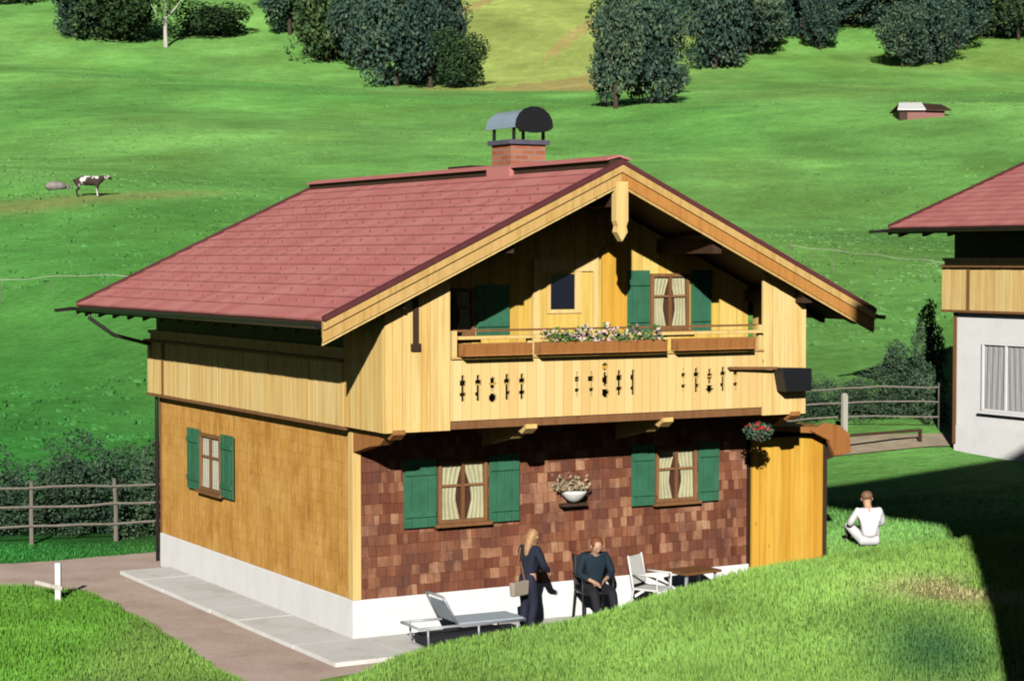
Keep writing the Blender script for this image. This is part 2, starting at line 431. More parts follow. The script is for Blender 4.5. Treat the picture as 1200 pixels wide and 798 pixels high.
# densify and roughen the edge
yd = []
for (a, b_), (c_, d_) in zip(yard, yard[1:]+yard[:1]):
    n = max(1, int(math.hypot(c_-a, d_-b_)/.25))
    for i in range(n):
        yd.append((a+(c_-a)*i/n+rnd.uniform(-.05, .05), b_+(d_-b_)*i/n+rnd.uniform(-.05, .05)))
sheet('gravel_yard', yd, -.592, M['gravel'])
b = MB(); rj = random.Random(8)
for i in range(7):
    a, c_ = -.95+i*1.08, -.95+(i+1)*1.08-.007; zz = -.53+rj.uniform(-.006, .006); b.box(a, c_, -1.45+rj.uniform(-.008, .008), -.05, -.62, zz)
for i in range(7):
    a, c_ = -.035+i*1.07, -.035+(i+1)*1.07-.007; zz = -.53+rj.uniform(-.006, .006); b.box(-.95+rj.uniform(-.008, .008), -.04, a, c_, -.62, zz)
tag(b.build('concrete_path', M['concrete'], bevel=.002), kind='structure')
rp = [(-2, 0), (-2, .9), (0, 1.5), (4, 1.4), (8, 1.2)]
# pale gravel lane in front of the neighbouring house, draped on the ground
b = MB()
for i in range(24):
    for j in range(4):
        q = []
        for (di, dj) in ((0, 0), (1, 0), (1, 1), (0, 1)):
            s_ = 42.3+.35*(j+dj)+.02*(i+di); t_ = 6.6+.3*(i+di); x, y = xy(s_, t_); q.append((x, y, ground_z(x, y)+.03))
        b.poly(q)
tag(b.build('gravel_lane', M['gravel_pale']), kind='structure')

# grass blades over the near lawns: uncountable ground cover
def inside(x, y, poly):
    c = np.zeros(len(x), bool); n = len(poly)
    for i in range(n):
        x1, y1 = poly[i]; x2, y2 = poly[(i+1) % n]
        k = ((y1 > y) != (y2 > y)); xx = (x2-x1)*(y-y1)/((y2-y1) if y2 != y1 else 1e-9)+x1
        c ^= k & (x < xx)
    return c
def blades(n, s0, s1, seed):
    rs = np.random.RandomState(seed)
    S = s0+(s1-s0)*rs.rand(n); T = (rs.rand(n)-.5)*2*(.29*S)
    X = CX+S*SN+T*CS; Y = CY+S*CS-T*SN
    edge = .16*(vnoise(X, Y, .5, 31)-.3)
    cx_, cy_ = X-(-1.2), Y-2.0; rr_ = np.sqrt(cx_**2+cy_**2)+1e-6
    keep = ~inside(X-cx_/rr_*(-edge), Y-cy_/rr_*(-edge), yard) & ~((X > -.1) & (X < 8.6) & (Y > -1.9) & (Y < 8.4))
    keep &= ~((np.exp(-(((X-6.0)/.75)**2+((Y+5.7)/1.0)**2)) > .45) & (rs.rand(n) < .8))
    X = X[keep]; Y = Y[keep]; n = len(X); Zb = arr_z(X, Y)
    cl = vnoise(X, Y, .5, 4)
    h = (.03+.055*rs.rand(n))*(.6+.9*cl)*(.5+.5*sstep(38, 34, S[keep])); w = .008+.009*rs.rand(n); a = rs.rand(n)*6.283; l = h*(rs.rand(n)-.3)*.9; la = rs.rand(n)*6.283
    dx = np.cos(a)*w; dy = np.sin(a)*w; tx = np.cos(la)*l; ty = np.sin(la)*l
    V = np.empty((n, 3, 3))
    V[:, 0] = np.column_stack([X-dx, Y-dy, Zb-.01]); V[:, 1] = np.column_stack([X+dx, Y+dy, Zb-.01]); V[:, 2] = np.column_stack([X+tx, Y+ty, Zb+h])
    return V.reshape(-1, 3)
V = np.concatenate([blades(400000, 16, 34.5, 5), blades(16000, 34.5, 37.5, 6)])
n = len(V)//3
me = bpy.data.meshes.new('lawn_grass'); me.vertices.add(n*3); me.vertices.foreach_set('co', V.astype(np.float32).ravel())
me.loops.add(n*3); me.loops.foreach_set('vertex_index', np.arange(n*3, dtype=np.int32))
me.polygons.add(n); me.polygons.foreach_set('loop_start', np.arange(0, n*3, 3, dtype=np.int32))
me.update(); set_tone(me, V[:, 0], V[:, 1]); me.materials.append(M['blades'])
# rough tussocks dotted over the far meadow: uncountable
rs = np.random.RandomState(21); n = 12000
S = 48+200*rs.rand(n)**1.3; T = (rs.rand(n)-.5)*2*.30*S; X = CX+S*SN+T*CS; Y = CY+S*CS-T*SN
keep = vnoise(T, S*.6, 9, 22) > .38; X = X[keep]; Y = Y[keep]; Zb = arr_z(X, Y)
VV = []; FF = []
for x, y, z in zip(X, Y, Zb):
    w = rs.uniform(.03, .12); hh = rs.uniform(.03, .09)
    for q in range(3):
        a = rs.rand()*3.14; k = len(VV); dx, dy = math.cos(a)*w, math.sin(a)*w; ox, oy = rs.uniform(-.2, .2), rs.uniform(-.1, .1)
        VV += [(x+ox-dx, y+oy-dy, z-.03), (x+ox+dx, y+oy+dy, z-.03), (x+ox+dx*.5, y+oy+dy*.5+.05, z+hh), (x+ox-dx*.5, y+oy-dy*.5, z+hh*.8)]; FF.append((k, k+1, k+2, k+3))
m2 = bpy.data.meshes.new('meadow_tussocks'); m2.from_pydata(VV, [], FF); VVa = np.array(VV); set_tone(m2, VVa[:, 0], VVa[:, 1]); m2.materials.append(M['tussock'])
o2 = bpy.data.objects.new('meadow_tussocks', m2); COL.objects.link(o2); tag(o2, 'rough grass tussocks dotted over the far meadow', 'grass', kind='stuff')
# blades shade with the ground's normal so that lit lawn stays bright
o = bpy.data.objects.new('lawn_grass', me); COL.objects.link(o); tag(o, 'short lawn grass with uneven tufts in front of the house', 'grass', kind='stuff')

# ------------------------------------------------------------------ the chalet
def PF(u, z, d): return (u, -d, z)          # front wall, outward -y
def PS(u, z, d): return (-d, u, z)          # left side wall, outward -x
def pbox(mb, P_, u0, u1, z0, z1, d0, d1, z1b=None):
    zb = z1 if z1b is None else z1b
    return mb.hexa([P_(u0, z0, d0), P_(u1, z0, d0), P_(u1, z0, d1), P_(u0, z0, d1), P_(u0, z1, d0), P_(u1, zb, d0), P_(u1, zb, d1), P_(u0, z1, d1)])
def boards(P_, u0, u1, zb, zt, d0, d1, w=.15, jit=.006, seed=1, gap=.007):
    r = random.Random(seed); mb = MB(); u = u0
    pbox(mb, P_, u0+.002, u1-.002, max(zb(u0), zb(u1))+.01, min(zt(u0), zt(u1))-.02, d0-.01, d0+.004) if False else None
    while u < u1-1e-4:
        ww = w*r.uniform(.75, 1.2); v = min(u+ww, u1)
        if u1-v < w*.35: v = u1
        t0, t1 = zt(u), zt(v)
        b0, b1 = zb(u), zb(v)
        if min(t0-b0, t1-b1) > .01:
            dd = d1+r.uniform(-jit, jit)
            mb.hexa([P_(u+gap/2, b0, d0), P_(v-gap/2, b1, d0), P_(v-gap/2, b1, dd), P_(u+gap/2, b0, dd),
                     P_(u+gap/2, t0, d0), P_(v-gap/2, t1, d0), P_(v-gap/2, t1, dd), P_(u+gap/2, t0, dd)])
        u = v
    return mb
def shingles(P_, u0, u1, z0, z1, d, w=.15, h=.19, seed=2, lift=.016):
    r = random.Random(seed); mb = MB(); z = z0; row = 0
    while z < z1-.01:
        zt = min(z+h, z1); u = u0-(r.random()*w)
        while u < u1:
            ww = w*r.uniform(.55, 1.5); a = max(u, u0); c = min(u+ww, u1)
            if c-a > .012:
                jb = r.uniform(-.014, .006) if row else 0
                ll = lift*r.uniform(.8, 1.3)
                mb.hexa([P_(a+.003, z+jb, d), P_(c-.003, z+jb, d), P_(c-.003, z+jb, d+ll), P_(a+.003, z+jb, d+ll),
                         P_(a+.003, zt+.01, d), P_(c-.003, zt+.01, d), P_(c-.003, zt+.01, d+.004), P_(a+.003, zt+.01, d+.004)])
            u += ww
        z = zt; row += 1
    return mb
def window(parent, P_, u0, u1, z0, z1, d, shut=(), curt='curtain', cross=True, frame='brown_wood', label=None, swap=False, style='tied'):
    """window > frame mesh is the window itself; children pane, curtain, shutter, sill"""
    fw = .05
    mb = MB()
    pbox(mb, P_, u0, u1, z1-fw, z1, d, d+.06); pbox(mb, P_, u0, u1, z0, z0+fw, d, d+.06)
    pbox(mb, P_, u0, u0+fw, z0+fw, z1-fw, d, d+.06); pbox(mb, P_, u1-fw, u1, z0+fw, z1-fw, d, d+.06)
    um = (u0+u1)/2; zm = z0+(z1-z0)*.60
    pbox(mb, P_, um-.028, um+.028, z0+fw, z1-fw, d+.004, d+.052)
    if cross:
        pbox(mb, P_, u0+fw, um-.028, zm-.016, zm+.016, d+.008, d+.045); pbox(mb, P_, um+.028, u1-fw, zm-.016, zm+.016, d+.008, d+.045)
    w = mb.build('window', M[frame], parent)
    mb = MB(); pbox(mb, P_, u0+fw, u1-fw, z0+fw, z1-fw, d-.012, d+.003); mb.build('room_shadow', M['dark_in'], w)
    mb = MB(); pbox(mb, P_, u0+fw, u1-fw, z0+fw, z1-fw, d+.029, d+.033); mb.build('pane', M['glass'], w)
    # curtains: wavy cloth strips, tied back towards the jambs
    for sgn, a, c in ((1, u0+fw, um), (-1, u1-fw, um)):
        mb = MB(); rows = 9; colsn = 12; cv = .26+.16*((u0*7.3+sgn*1.7) % 1); ph = u0*5+sgn
        g = []
        for i in range(rows+1):
            f = i/rows; z = z1-fw-(z1-z0-2*fw)*f
            if style == 'tied': wd = .97-cv*math.sin(min(1, f/.65)*PI*.5)+(.22*(f-.65)/.35 if f > .65 else 0)
            else: wd = .97
            row = []
            for j in range(colsn+1):
                u = a+(c-a)*wd*j/colsn; row.append(P_(u, z, d+.013+.008*math.sin(j*2.1+i*.25+ph)))
            g.append(row)
        for i in range(rows):
            for j in range(colsn): mb.poly([g[i][j], g[i][j+1], g[i+1][j+1], g[i+1][j]])
        mb.build('curtain', M[curt], w, fix=False)
    mb = MB(); pbox(mb, P_, u0-.06, u1+.06, z0-.05, z0-.002, d, d+.11); mb.build('sill', M[frame], w)
    for (a, c) in shut:
        mb = MB()
        n = 4; sw = (c-a)/n
        for i in range(n): pbox(mb, P_, a+i*sw+.003, a+(i+1)*sw-.003, z0-.03, z1+.05, d+.035, d+.057+.004*(i % 2))
        for zz in (z0+.12, z1-.18): pbox(mb, P_, a+.02, c-.02, zz, zz+.08, d+.06, d+.085)
        mb.build('shutter', M['green'], w, bevel=.004)
    if label: w['label'] = label
    return w

def make_chalet(root, v):
    W, D = 6.8, 7.95
    slope, rz, ez = v['slope'], v['rz'], None
    of, os_, orr = 1.6, v['os'], 1.0
    def ztop(x): return rz-slope*abs(x-W/2)
    ez = ztop(-os_)
    th = .17
    full = v['full']
    G = v['ground']
    # plinth and wall core
    mb = MB(); mb.box(-.035, W+.035, -.035, D+.035, G-.3, 0); mb.build('plinth', M['plinth'], root, bevel=.01)
    core = M['dark_wood']
    mb = MB(); mb.box(.02, W-.02, .02, D-.02, 0, 2.45)
    pts = [(.02, .02, 2.45), (W-.02, .02, 2.45), (W-.02, .02, ztop(W)-.22), (W/2, .02, ztop(W/2)-.22), (.02, .02, ztop(0)-.22)]
    mb.prism(pts, (0, D-.04, 0)); mb.build('wall_core', core, root)
    if full:
        shingles(PS, .13, D, 0.0, 2.40, 0, w=.13, h=.16, seed=4, lift=.008).build('shingle_wall', M['shingle_gold'], root)
        shingles(PF, .10, W, 0.0, 2.40, 0, w=.125, h=.15, seed=5, lift=.014).build('shingle_wall', M['shingle_red'], root)
        mb = MB(); mb.box(-.034, .095, -.034, .125, 0.003, 2.42); mb.build('corner_post', M['cream_flat'], root, bevel=.006)
        mb = MB(); mb.box(-.03, .06, D-.01, D+.05, 0.003, 2.42); mb.build('corner_post', M['brown_wood'], root, bevel=.006)
    else:
        mb = MB(); mb.box(-.02, W+.02, -.02, D+.02, 0.002, 2.42); mb.build('lower_wall', M['white'], root)
        mb = MB(); mb.box(-.05, .0, D-.03, D+.06, -.4, 2.42); mb.build('corner_post', M['brown_wood'], root)
    # projecting upper band on the left side, light boards
    boards(PS, .0, D+.32, lambda u: 2.46, lambda u: 3.36, .10, .15, .16, .006, 11).build('upper_side_boards', M['cream_flat'], root)
    mb = MB(); mb.box(-.22, -.0, .0, D+.34, 3.362, 3.40); mb.build('ledge', M['brown_wood'], root)
    mb = MB(); mb.box(-.13, .02, .0, D+.33, 3.50, 3.56); mb.box(-.10, .02, .0, D+.30, 3.40, 3.50); mb.build('ledge_rail', M['cream_flat'], root)
    mb = MB(); mb.box(-.165, -.02, .0, D+.33, 2.41, 2.458); mb.build('band_sill', M['brown_wood'], root)
    mb = MB(); mb.box(-.172, -.154, D-.55, D-.47, 2.46, 3.36); mb.build('band_batten', M['brown_wood'], root)
    mb = MB(); mb.box(-.172, -.154, .0, .07, 2.46, 3.36); mb.build('band_batten', M['cream'], root)
    mb = MB(); mb.box(-.09, .0, 0, D, 3.56, ztop(0)-th-.06); mb.build('upper_side_wall', M['dark_wood'], root)
    # gable wall boards
    boards(PF, 0, W, lambda u: 2.46, lambda u: ztop(u)-.2, -.005, .03, .17, .006, 12).build('gable_wall', M['yellow'], root)
    boards(lambda u, z, d: (u, D+d, z), 0, W, lambda u: 2.46, lambda u: ztop(u)-.2, 0, .03, .17, .006, 13).build('rear_gable_wall', M['cream'], root)
    # ---- roof: sheathing, tiles, ridge, barges
    roof = None
    y0, y1 = -of, D+orr
    mb = MB()
    for sg in (-1, 1):
        xe = W/2+sg*(W/2+os_)
        mb.prism([(W/2, y0+.03, rz-.05), (xe, y0+.03, ez-.05), (xe, y0+.03, ez-th), (W/2, y0+.03, rz-th)], (0, y1-y0-.06, 0))
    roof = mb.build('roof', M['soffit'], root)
    L = math.hypot(W/2+os_, slope*(W/2+os_)); nr = 15; ny = int((y1-y0)/.30)
    for sg in (-1, 1):
        mb = MB(); r = random.Random(31)
        ux, uz = sg*(W/2+os_)/L, -slope*(W/2+os_)/L; nx, nz = sg*slope/math.sqrt(1+slope*slope), 1/math.sqrt(1+slope*slope)
        for i in range(nr):
            a = L*i/nr; c = L*(i+1)/nr+.03
            off = .5*(i % 2)
            for j in range(-1, ny+1):
                ya = y0+(y1-y0)*(j+off)/ny; yb = y0+(y1-y0)*(j+1+off)/ny
                ya = max(ya, y0); yb = min(yb, y1)
                if yb-ya < .02: continue
                ha, hc = -.045, .002+r.uniform(-.003, .003)
                def p(q, y, hh): return (W/2+ux*q+nx*hh, y, rz+uz*q+nz*hh)
                mb.hexa([p(a, ya+.003, ha-.01), p(a, yb-.003, ha-.01), p(c, yb-.003, hc-.03), p(c, ya+.003, hc-.03),
                         p(a, ya+.003, ha+.02), p(a, yb-.003, ha+.02), p(c, yb-.003, hc), p(c, ya+.003, hc)])
        mb.cur = 1
        if full:
            for i in range(2, nr-1):
                for j in range(1, ny-1, 2):
                    q = L*(i+.6)/nr; y = y0+(y1-y0)*(j+(i % 2))/ny
                    mb.box(W/2+ux*q-.02, W/2+ux*q+.02, y-.035, y+.035, rz+uz*q-.02, rz+uz*q+.022)
        mb.build('roof_tiles', [M['tiles'], M['rust_tile']], roof)
    mb = MB(); mb.box(W/2-.14, W/2+.14, y0+.05, y1-.02, rz-.07, rz+.045); mb.build('ridge_cap_shade', M['dark_wood'], roof)  # dark box put in as the shadow side below the ridge cap
    mb = MB()
    for sg in (-1, 1):
        mb.prism([(W/2, y0+.02, rz+.10), (W/2+sg*.20, y0+.02, rz+.045), (W/2+sg*.20, y0+.02, rz+.02), (W/2, y0+.02, rz+.07)], (0, y1-y0-.04, 0))
    mb.build('ridge_cap', M['tiles'], roof)
    for k, (ya, yb) in enumerate(((y0-.035, y0), (y1, y1+.035))):
        for sg in (-1, 1):
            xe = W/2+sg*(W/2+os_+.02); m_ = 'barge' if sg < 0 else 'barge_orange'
            e2 = ztop(xe)
            def strip(t0, t1, dy0, dy1):
                q = MB(); q.prism([(W/2, ya-dy0, rz+t0), (xe, ya-dy0, e2+t0), (xe, ya-dy0, e2+t1), (W/2, ya-dy0, rz+t1)], (0, (yb-ya)+dy0+dy1, 0)); return q
            strip(-.31 if k == 0 else -.2, -.03, 0, 0).build('barge_board', M[m_ if k == 0 else 'brown_wood'], root)
            if k == 0:
                strip(-.35, -.245, -.02, -.0).build('barge_trim', M['cream_flat' if sg < 0 else 'barge'], root)
                strip(-.145, -.035, .028, -.034).build('barge_cap', M['barge' if sg > 0 else 'barge'], root)
            strip(-.032, .035, .05, 0).build('verge_flashing', M['maroon'], root)
    # purlins showing under the gable overhang
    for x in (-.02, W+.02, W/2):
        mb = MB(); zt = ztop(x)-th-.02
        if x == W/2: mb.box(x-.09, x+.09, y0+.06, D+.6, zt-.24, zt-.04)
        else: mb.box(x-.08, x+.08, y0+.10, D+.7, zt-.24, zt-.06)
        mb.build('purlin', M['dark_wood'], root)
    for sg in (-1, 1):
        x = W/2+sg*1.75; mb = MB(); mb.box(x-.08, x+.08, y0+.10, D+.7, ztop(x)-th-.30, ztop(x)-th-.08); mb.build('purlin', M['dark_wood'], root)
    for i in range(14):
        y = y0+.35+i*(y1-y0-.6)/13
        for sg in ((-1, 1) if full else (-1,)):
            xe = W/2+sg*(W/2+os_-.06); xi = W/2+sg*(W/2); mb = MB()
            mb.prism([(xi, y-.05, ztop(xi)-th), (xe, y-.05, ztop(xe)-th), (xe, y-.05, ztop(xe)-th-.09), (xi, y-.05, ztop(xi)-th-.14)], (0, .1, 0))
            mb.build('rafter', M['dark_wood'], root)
    # gutters
    for sg in (-1, 1):
        x = W/2+sg*(W/2+os_+.06); mb = MB(); z = ez-.07
        prof = [(.07*math.cos(a), .07*math.sin(a)) for a in [PI+PI*i/6 for i in range(7)]]+[(.058*math.cos(a), .058*math.sin(a)) for a in [2*PI-PI*i/6 for i in range(7)]]
        ye = y1+(.15 if sg < 0 else .1)
        mb.prism([(x+px_, y0+.02, z+pz_) for px_, pz_ in prof], (0, ye-y0-.02, 0)); g = mb.build('gutter', M['gutter'], root)
        mb = MB(); yy = ye-.12 if sg < 0 else y0+.2
        mb.bar((x, yy, z-.03), (x+sg*(.34 if full else .45), yy, z-.06), .09, .06); mb.build('spout', M['gutter'], g)
    if full:
        mb = MB(); x = -os_-.06
        mb.tube([(x+.05, D+.3, ez-.12), (x+.05, D+.3, ez-.25), (x+.45, D+.2, ez-.55), (-.16, D+.12, ez-.72), (-.12, D+.1, ez-1.0), (-.07, D+.06, 2.4), (-.07, D+.06, -.5)], .035, 8)
        mb.build('downpipe', M['gutter'], root, smooth=True)
    # ---- balcony
    yb = -1.3
    bal = None
    mb = MB(); mb.box(-.10, W+.10, yb+.05, -.035, 2.50, 2.575); bal = mb.build('balcony', M['brown_wood'], root)
    mb = MB(); mb.box(.86, 6.13, yb+.02, yb+.13, 2.47, 2.60); mb.build('edge_beam', M['brown_wood'], bal)
    for x in (2.12, 4.42, .06, 6.74):
        mb = MB()
        prof = [(yb-.02, 2.50), (yb-.02, 2.44), (yb+.10, 2.36), (yb+.22, 2.40), (yb+.40, 2.27), (yb+.75, 2.22), (-.04, 2.10), (-.04, 2.50)]
        mb.prism([(x-.09, y, z-.005) for y, z in prof], (.18, 0, 0)); mb.build('corbel', M['cream' if x in (2.12, 4.42) else 'rust_wood'], bal)
    # end screens up to the roof (front faces)
    def front_end(a, c, seed):
        return boards(PF, a, c, lambda u: 2.46, lambda u: ztop(u)-th-.10, -yb-.04, -yb, .145, .005, seed)
    front_end(-.15, .85, 21).build('end_screen', M['cream'], bal)
    front_end(6.14, W+.15, 22).build('end_screen', M['cream_flat'], bal)
    boards(PS, yb+.042, -.0, lambda u: 2.46, lambda u: ztop(-.15)-th-.06, .11, .15, .15, .005, 23).build('side_screen', M['cream'], bal)
    boards(lambda u, z, d: (W+d, u, z), yb+.042, -.0, lambda u: 2.46, lambda u: ztop(W+.15)-th-.06, .11, .15, .15, .005, 24).build('side_screen', M['cream'], bal)
    if not full: return
    mb = MB(); mb.box(.27, .35, yb-.03, yb-.008, 3.62, 4.30); mb.box(.24, .38, yb-.04, yb-.008, 3.56, 3.66); mb.build('purlin_shadow_strip', M['dark_wood'], bal)  # dark strip added for the purlin end's shadow on the screen
    # parapet with cut-out ornament
    cs = .024; u0, u1, z0, z1 = .85, 6.14, 2.585, 3.43
    nu = int(round((u1-u0)/cs)); nz = int(round((z1-z0)/cs))
    def hole(u, z):
        for gi, gc in enumerate((1.51, 3.35, 5.17)):
            du = u-gc
            if abs(du) > .62: continue
            for ox in (-.47, -.235, .235, .47):
                a = abs(du-ox)
                if a < .02 and 2.86 < z < 3.20: return True
                if a < (.050 if abs(ox) < .3 else .04) and abs(z-3.10) < .042: return True
                if a < .040 and abs(z-2.95) < .03: return True
            if math.hypot(du, z-2.89) < .062: return True
            if abs(du) < .05-.35*abs(z-3.08) and abs(z-3.08) < .11: return True
            if gi == 1 and math.hypot(du, z-3.27) < .055: return True
        return False
    cell = np.zeros((nu+2, nz+2), bool)
    for i in range(nu):
        for j in range(nz): cell[i+1, j+1] = not hole(u0+(i+.5)*cs, z0+(j+.5)*cs)
    mb = MB(); d0, d1 = -yb-.035, -yb+.0
    for i in range(1, nu+1):
        # merge runs in z
        j = 1
        while j <= nz:
            if not cell[i, j]: j += 1; continue
            k = j
            while k < nz and cell[i, k+1]: k += 1
            a, c = u0+(i-1)*cs, u0+i*cs; e, f_ = z0+(j-1)*cs, z0+k*cs
            for d in (d0, d1): mb.poly([PF(a, e, d), PF(c, e, d), PF(c, f_, d), PF(a, f_, d)])
            for zz in (e, f_): mb.poly([PF(a, zz, d0), PF(c, zz, d0), PF(c, zz, d1), PF(a, zz, d1)])
            j = k+1
        for j in range(1, nz+1):
            if cell[i, j] != cell[i+1, j]:
                c = u0+i*cs; e, f_ = z0+(j-1)*cs, z0+j*cs
                mb.poly([PF(c, e, d0), PF(c, f_, d0), PF(c, f_, d1), PF(c, e, d1)])
    mb.build('parapet', M['parapet'], bal, fix=False)
    mb = MB()
    for a, c in ((.93, 6.08),): mb.box(a, c, yb-.10, yb+.07, 3.70, 3.745)
    mb.build('handrail', M['cream_flat'], bal, bevel=.006)
    mb = MB(); mb.box(.93, 6.12, yb+.06, yb+.085, 3.80, 3.83); mb.build('rail_shadow_bar', M['brown_wood'], bal)  # thin dark bar added as the shadow line of the handrail's back edge
    for x in (.90, 2.09, 4.36, 6.07):
        mb = MB(); mb.box(x-.035, x+.035, yb-.03, yb+.03, 3.432, 3.82 if x in (.90, 6.07) else 3.70); mb.build('rail_post', M['cream_flat'], bal)
    mb = MB(); mb.box(.85, 6.14, yb-.035, yb+.045, 3.431, 3.462); mb.build('parapet_cap', M['barge'], bal)
    # pendant king post under the ridge and barge
    mb = MB(); x = 3.4
    mb.prism([(x-.10, y0-.06, rz-.28), (x+.10, y0-.06, rz-.28), (x+.10, y0-.06, 5.34), (x+.07, y0-.06, 5.26), (x+.09, y0-.06, 5.18), (x, y0-.06, 5.05), (x-.09, y0-.06, 5.18), (x-.07, y0-.06, 5.26), (x-.10, y0-.06, 5.34)], (0, .12, 0))
    mb.build('king_post', M['cream_flat'], root)
    mb = MB(); mb.bar((x, y0+.12, 5.62), (x, -.04, 5.62), .16, .16); mb.build('ridge_brace', M['dark_wood'], root)
    # windows: lower front pair, side window, gable windows, balcony door
    window(root, PF, 1.30, 2.10, 1.00, 1.90, .022, ((.74, 1.27), (2.13, 2.64)), label='left ground floor front window with green shutters')
    window(root, PF, 5.05, 5.80, 1.08, 1.92, .022, ((4.60, 5.02), (5.83, 6.22)), label='right ground floor front window with green shutters')
    window(root, PS, 4.98, 5.92, .98, 1.92, .016, ((4.42, 4.95), (5.95, 6.5)), curt='curtain_white', label='side wall window with green shutters', style='full')
    window(root, PF, 4.94, 5.64, 3.72, 4.58, .036, ((4.50, 4.91), (5.67, 6.05)), label='right gable window with flowered curtains')
    window(root, PF, 1.25, 1.88, 3.70, 4.38, .036, ((1.91, 2.46),), label='left gable window mostly in shadow')
    mb = MB()
    for (a, c, e, f_) in ((2.86, 2.98, 2.58, 4.80), (3.90, 3.99, 2.58, 4.95), (2.98, 3.90, 4.62, 4.80)): pbox(mb, PF, a, c, e, f_, .03, .10)
    dr = mb.build('door', M['cream_flat'], root)
    mb = MB(); pbox(mb, PF, 2.98, 3.90, 2.58, 4.62, .036, .07); mb.build('door_leaf', M['yellow'], dr)
    mb = MB(); pbox(mb, PF, 3.16, 3.58, 4.06, 4.58, .071, .078); mb.build('pane', M['dark_glass'], dr)
    mb = MB(); pbox(mb, PF, 3.10, 3.16, 4.00, 4.62, .072, .09); pbox(mb, PF, 3.58, 3.70, 4.00, 4.62, .072, .09); pbox(mb, PF, 3.16, 3.58, 4.00, 4.05, .072, .09); mb.build('pane_frame', M['cream_flat'], dr)
    mb = MB(); mb.box(3.80, 3.83, -.14, -.07, 3.45, 3.57); mb.build('handle', M['gutter'], dr)
    # open door leaf leaning flat to the wall, arched top
    out = [(4.06, 2.6), (4.50, 2.6), (4.50, 4.92), (4.44, 5.0), (4.28, 5.05), (4.12, 5.0), (4.06, 4.92)]
    mb = MB(); mb.prism([(u, -.05, z) for u, z in out], (0, -.04, 0)); mb.build('open_door_leaf', M['amber'], root)
    # chimney on the ridge
    cx, cy = 3.55, 1.55
    mb = MB(); mb.box(cx-.31, cx+.31, cy-.30, cy+.30, 5.7, 6.56); ch = mb.build('chimney', M['brick'], root)
    mb = MB(); mb.box(cx-.37, cx+.37, cy-.36, cy+.36, 5.98, 6.22); mb.build('flashing', M['tiles'], ch)
    mb = MB(); mb.box(cx-.36, cx+.36, cy-.35, cy+.35, 6.562, 6.63); mb.build('crown_slab', M['slate'], ch)
    mb = MB()
    for sx in (-1, 1):
        for sy in (-1, 1): mb.box(cx+sx*.26-.02, cx+sx*.26+.02, cy+sy*.31-.02, cy+sy*.31+.02, 6.63, 6.84)
    mb.build('cowl_legs', M['gutter'], ch)
    mb = MB(); n = 12; rr, hh = .31, .29
    for i in range(n):
        a0 = PI*i/n; a1 = PI*(i+1)/n
        q = []
        for (a, rd) in ((a0, 1), (a1, 1), (a1, .94), (a0, .94)):
            q.append((cx+rr*rd*math.cos(a), cy-.50, 6.81+hh*rd*math.sin(a)))
        mb.prism(q, (0, 1.0, 0))
    mb.build('cowl', M['metal'], ch)
    mb = MB(); q = [(cx+.325*math.cos(2*PI*i/18), cy-.51, 6.83+(.305 if i < 10 else .10)*math.sin(2*PI*i/18)) for i in range(18)]
    mb.prism(q, (0, .05, 0)); mb.build('cowl_dark_end', M['black'], ch)  # black disc put over the open end as its dark inside
    # small hatch behind the ridge
    mb = MB(); mb.box(3.55, 4.1, 3.1, 3.9, 5.9, 6.32); mb.build('roof_hatch', M['dark_wood'], root)

m, nt, b = newmat('parapet_boards')
tc = coords(nt, (1/.147, 1, 1)); sp = nt.nodes.new('ShaderNodeSeparateXYZ'); nt.links.new(tc, sp.inputs[0])
fl = math_(nt, 'FLOOR', sp.outputs[0], 0); fr = math_(nt, 'FRACT', sp.outputs[0], 0)
wn = nt.nodes.new('ShaderNodeTexWhiteNoise'); wn.noise_dimensions = '1D'; nt.links.new(fl, wn.inputs['W'])
g = noise(nt, coords(nt, (6, 6, .5)), 5, 6, .65)
s = math_(nt, 'ADD', math_(nt, 'MULTIPLY', wn.outputs['Value'], .45), math_(nt, 'MULTIPLY', g, .5))
cc = ramp(nt, s, [(.1, (.76, .50, .18)), (.5, (.90, .64, .26)), (.9, (.95, .75, .38))])
jn = math_(nt, 'LESS_THAN', fr, .05)
cc = mixc(nt, math_(nt, 'MULTIPLY', jn, .6), cc, (.30, .19, .09))
nt.links.new(cc, b.inputs['Base Color']); b.inputs['Roughness'].default_value = .65; bump(nt, b, g, .3, .01)
M['parapet'] = m
M['rust_tile'] = mat_plain('snow_guard', (.46, .15, .13), .6)
M['maroon'] = mat_plain('maroon_flashing', (.13, .035, .04), .5)
M['slate'] = mat_plain('slate_blue', (.12, .11, .16), .6)
M['dark_glass'] = mat_plain('dark_pane', (.012, .014, .03), .15)

chalet = thing('chalet', 'wooden alpine chalet with red tiled roof, green shutters and carved balcony', 'house')
make_chalet(chalet, dict(slope=.467, rz=6.17, os=1.18, full=True, ground=-.6))
ch2 = thing('chalet', 'neighbouring chalet with white rendered lower wall, cut by the right edge', 'house', loc=(17.32, -1.155, 1.266))
make_chalet(ch2, dict(slope=.37, rz=4.2+.37*4.4+.05, os=1.02, full=False, ground=-.75))
w = window(ch2, PS, 5.7, 7.1, .36, 1.8, .022, (), curt='white_cloth', frame='white', cross=False, label='pale curtained window in the white side wall', style='full')

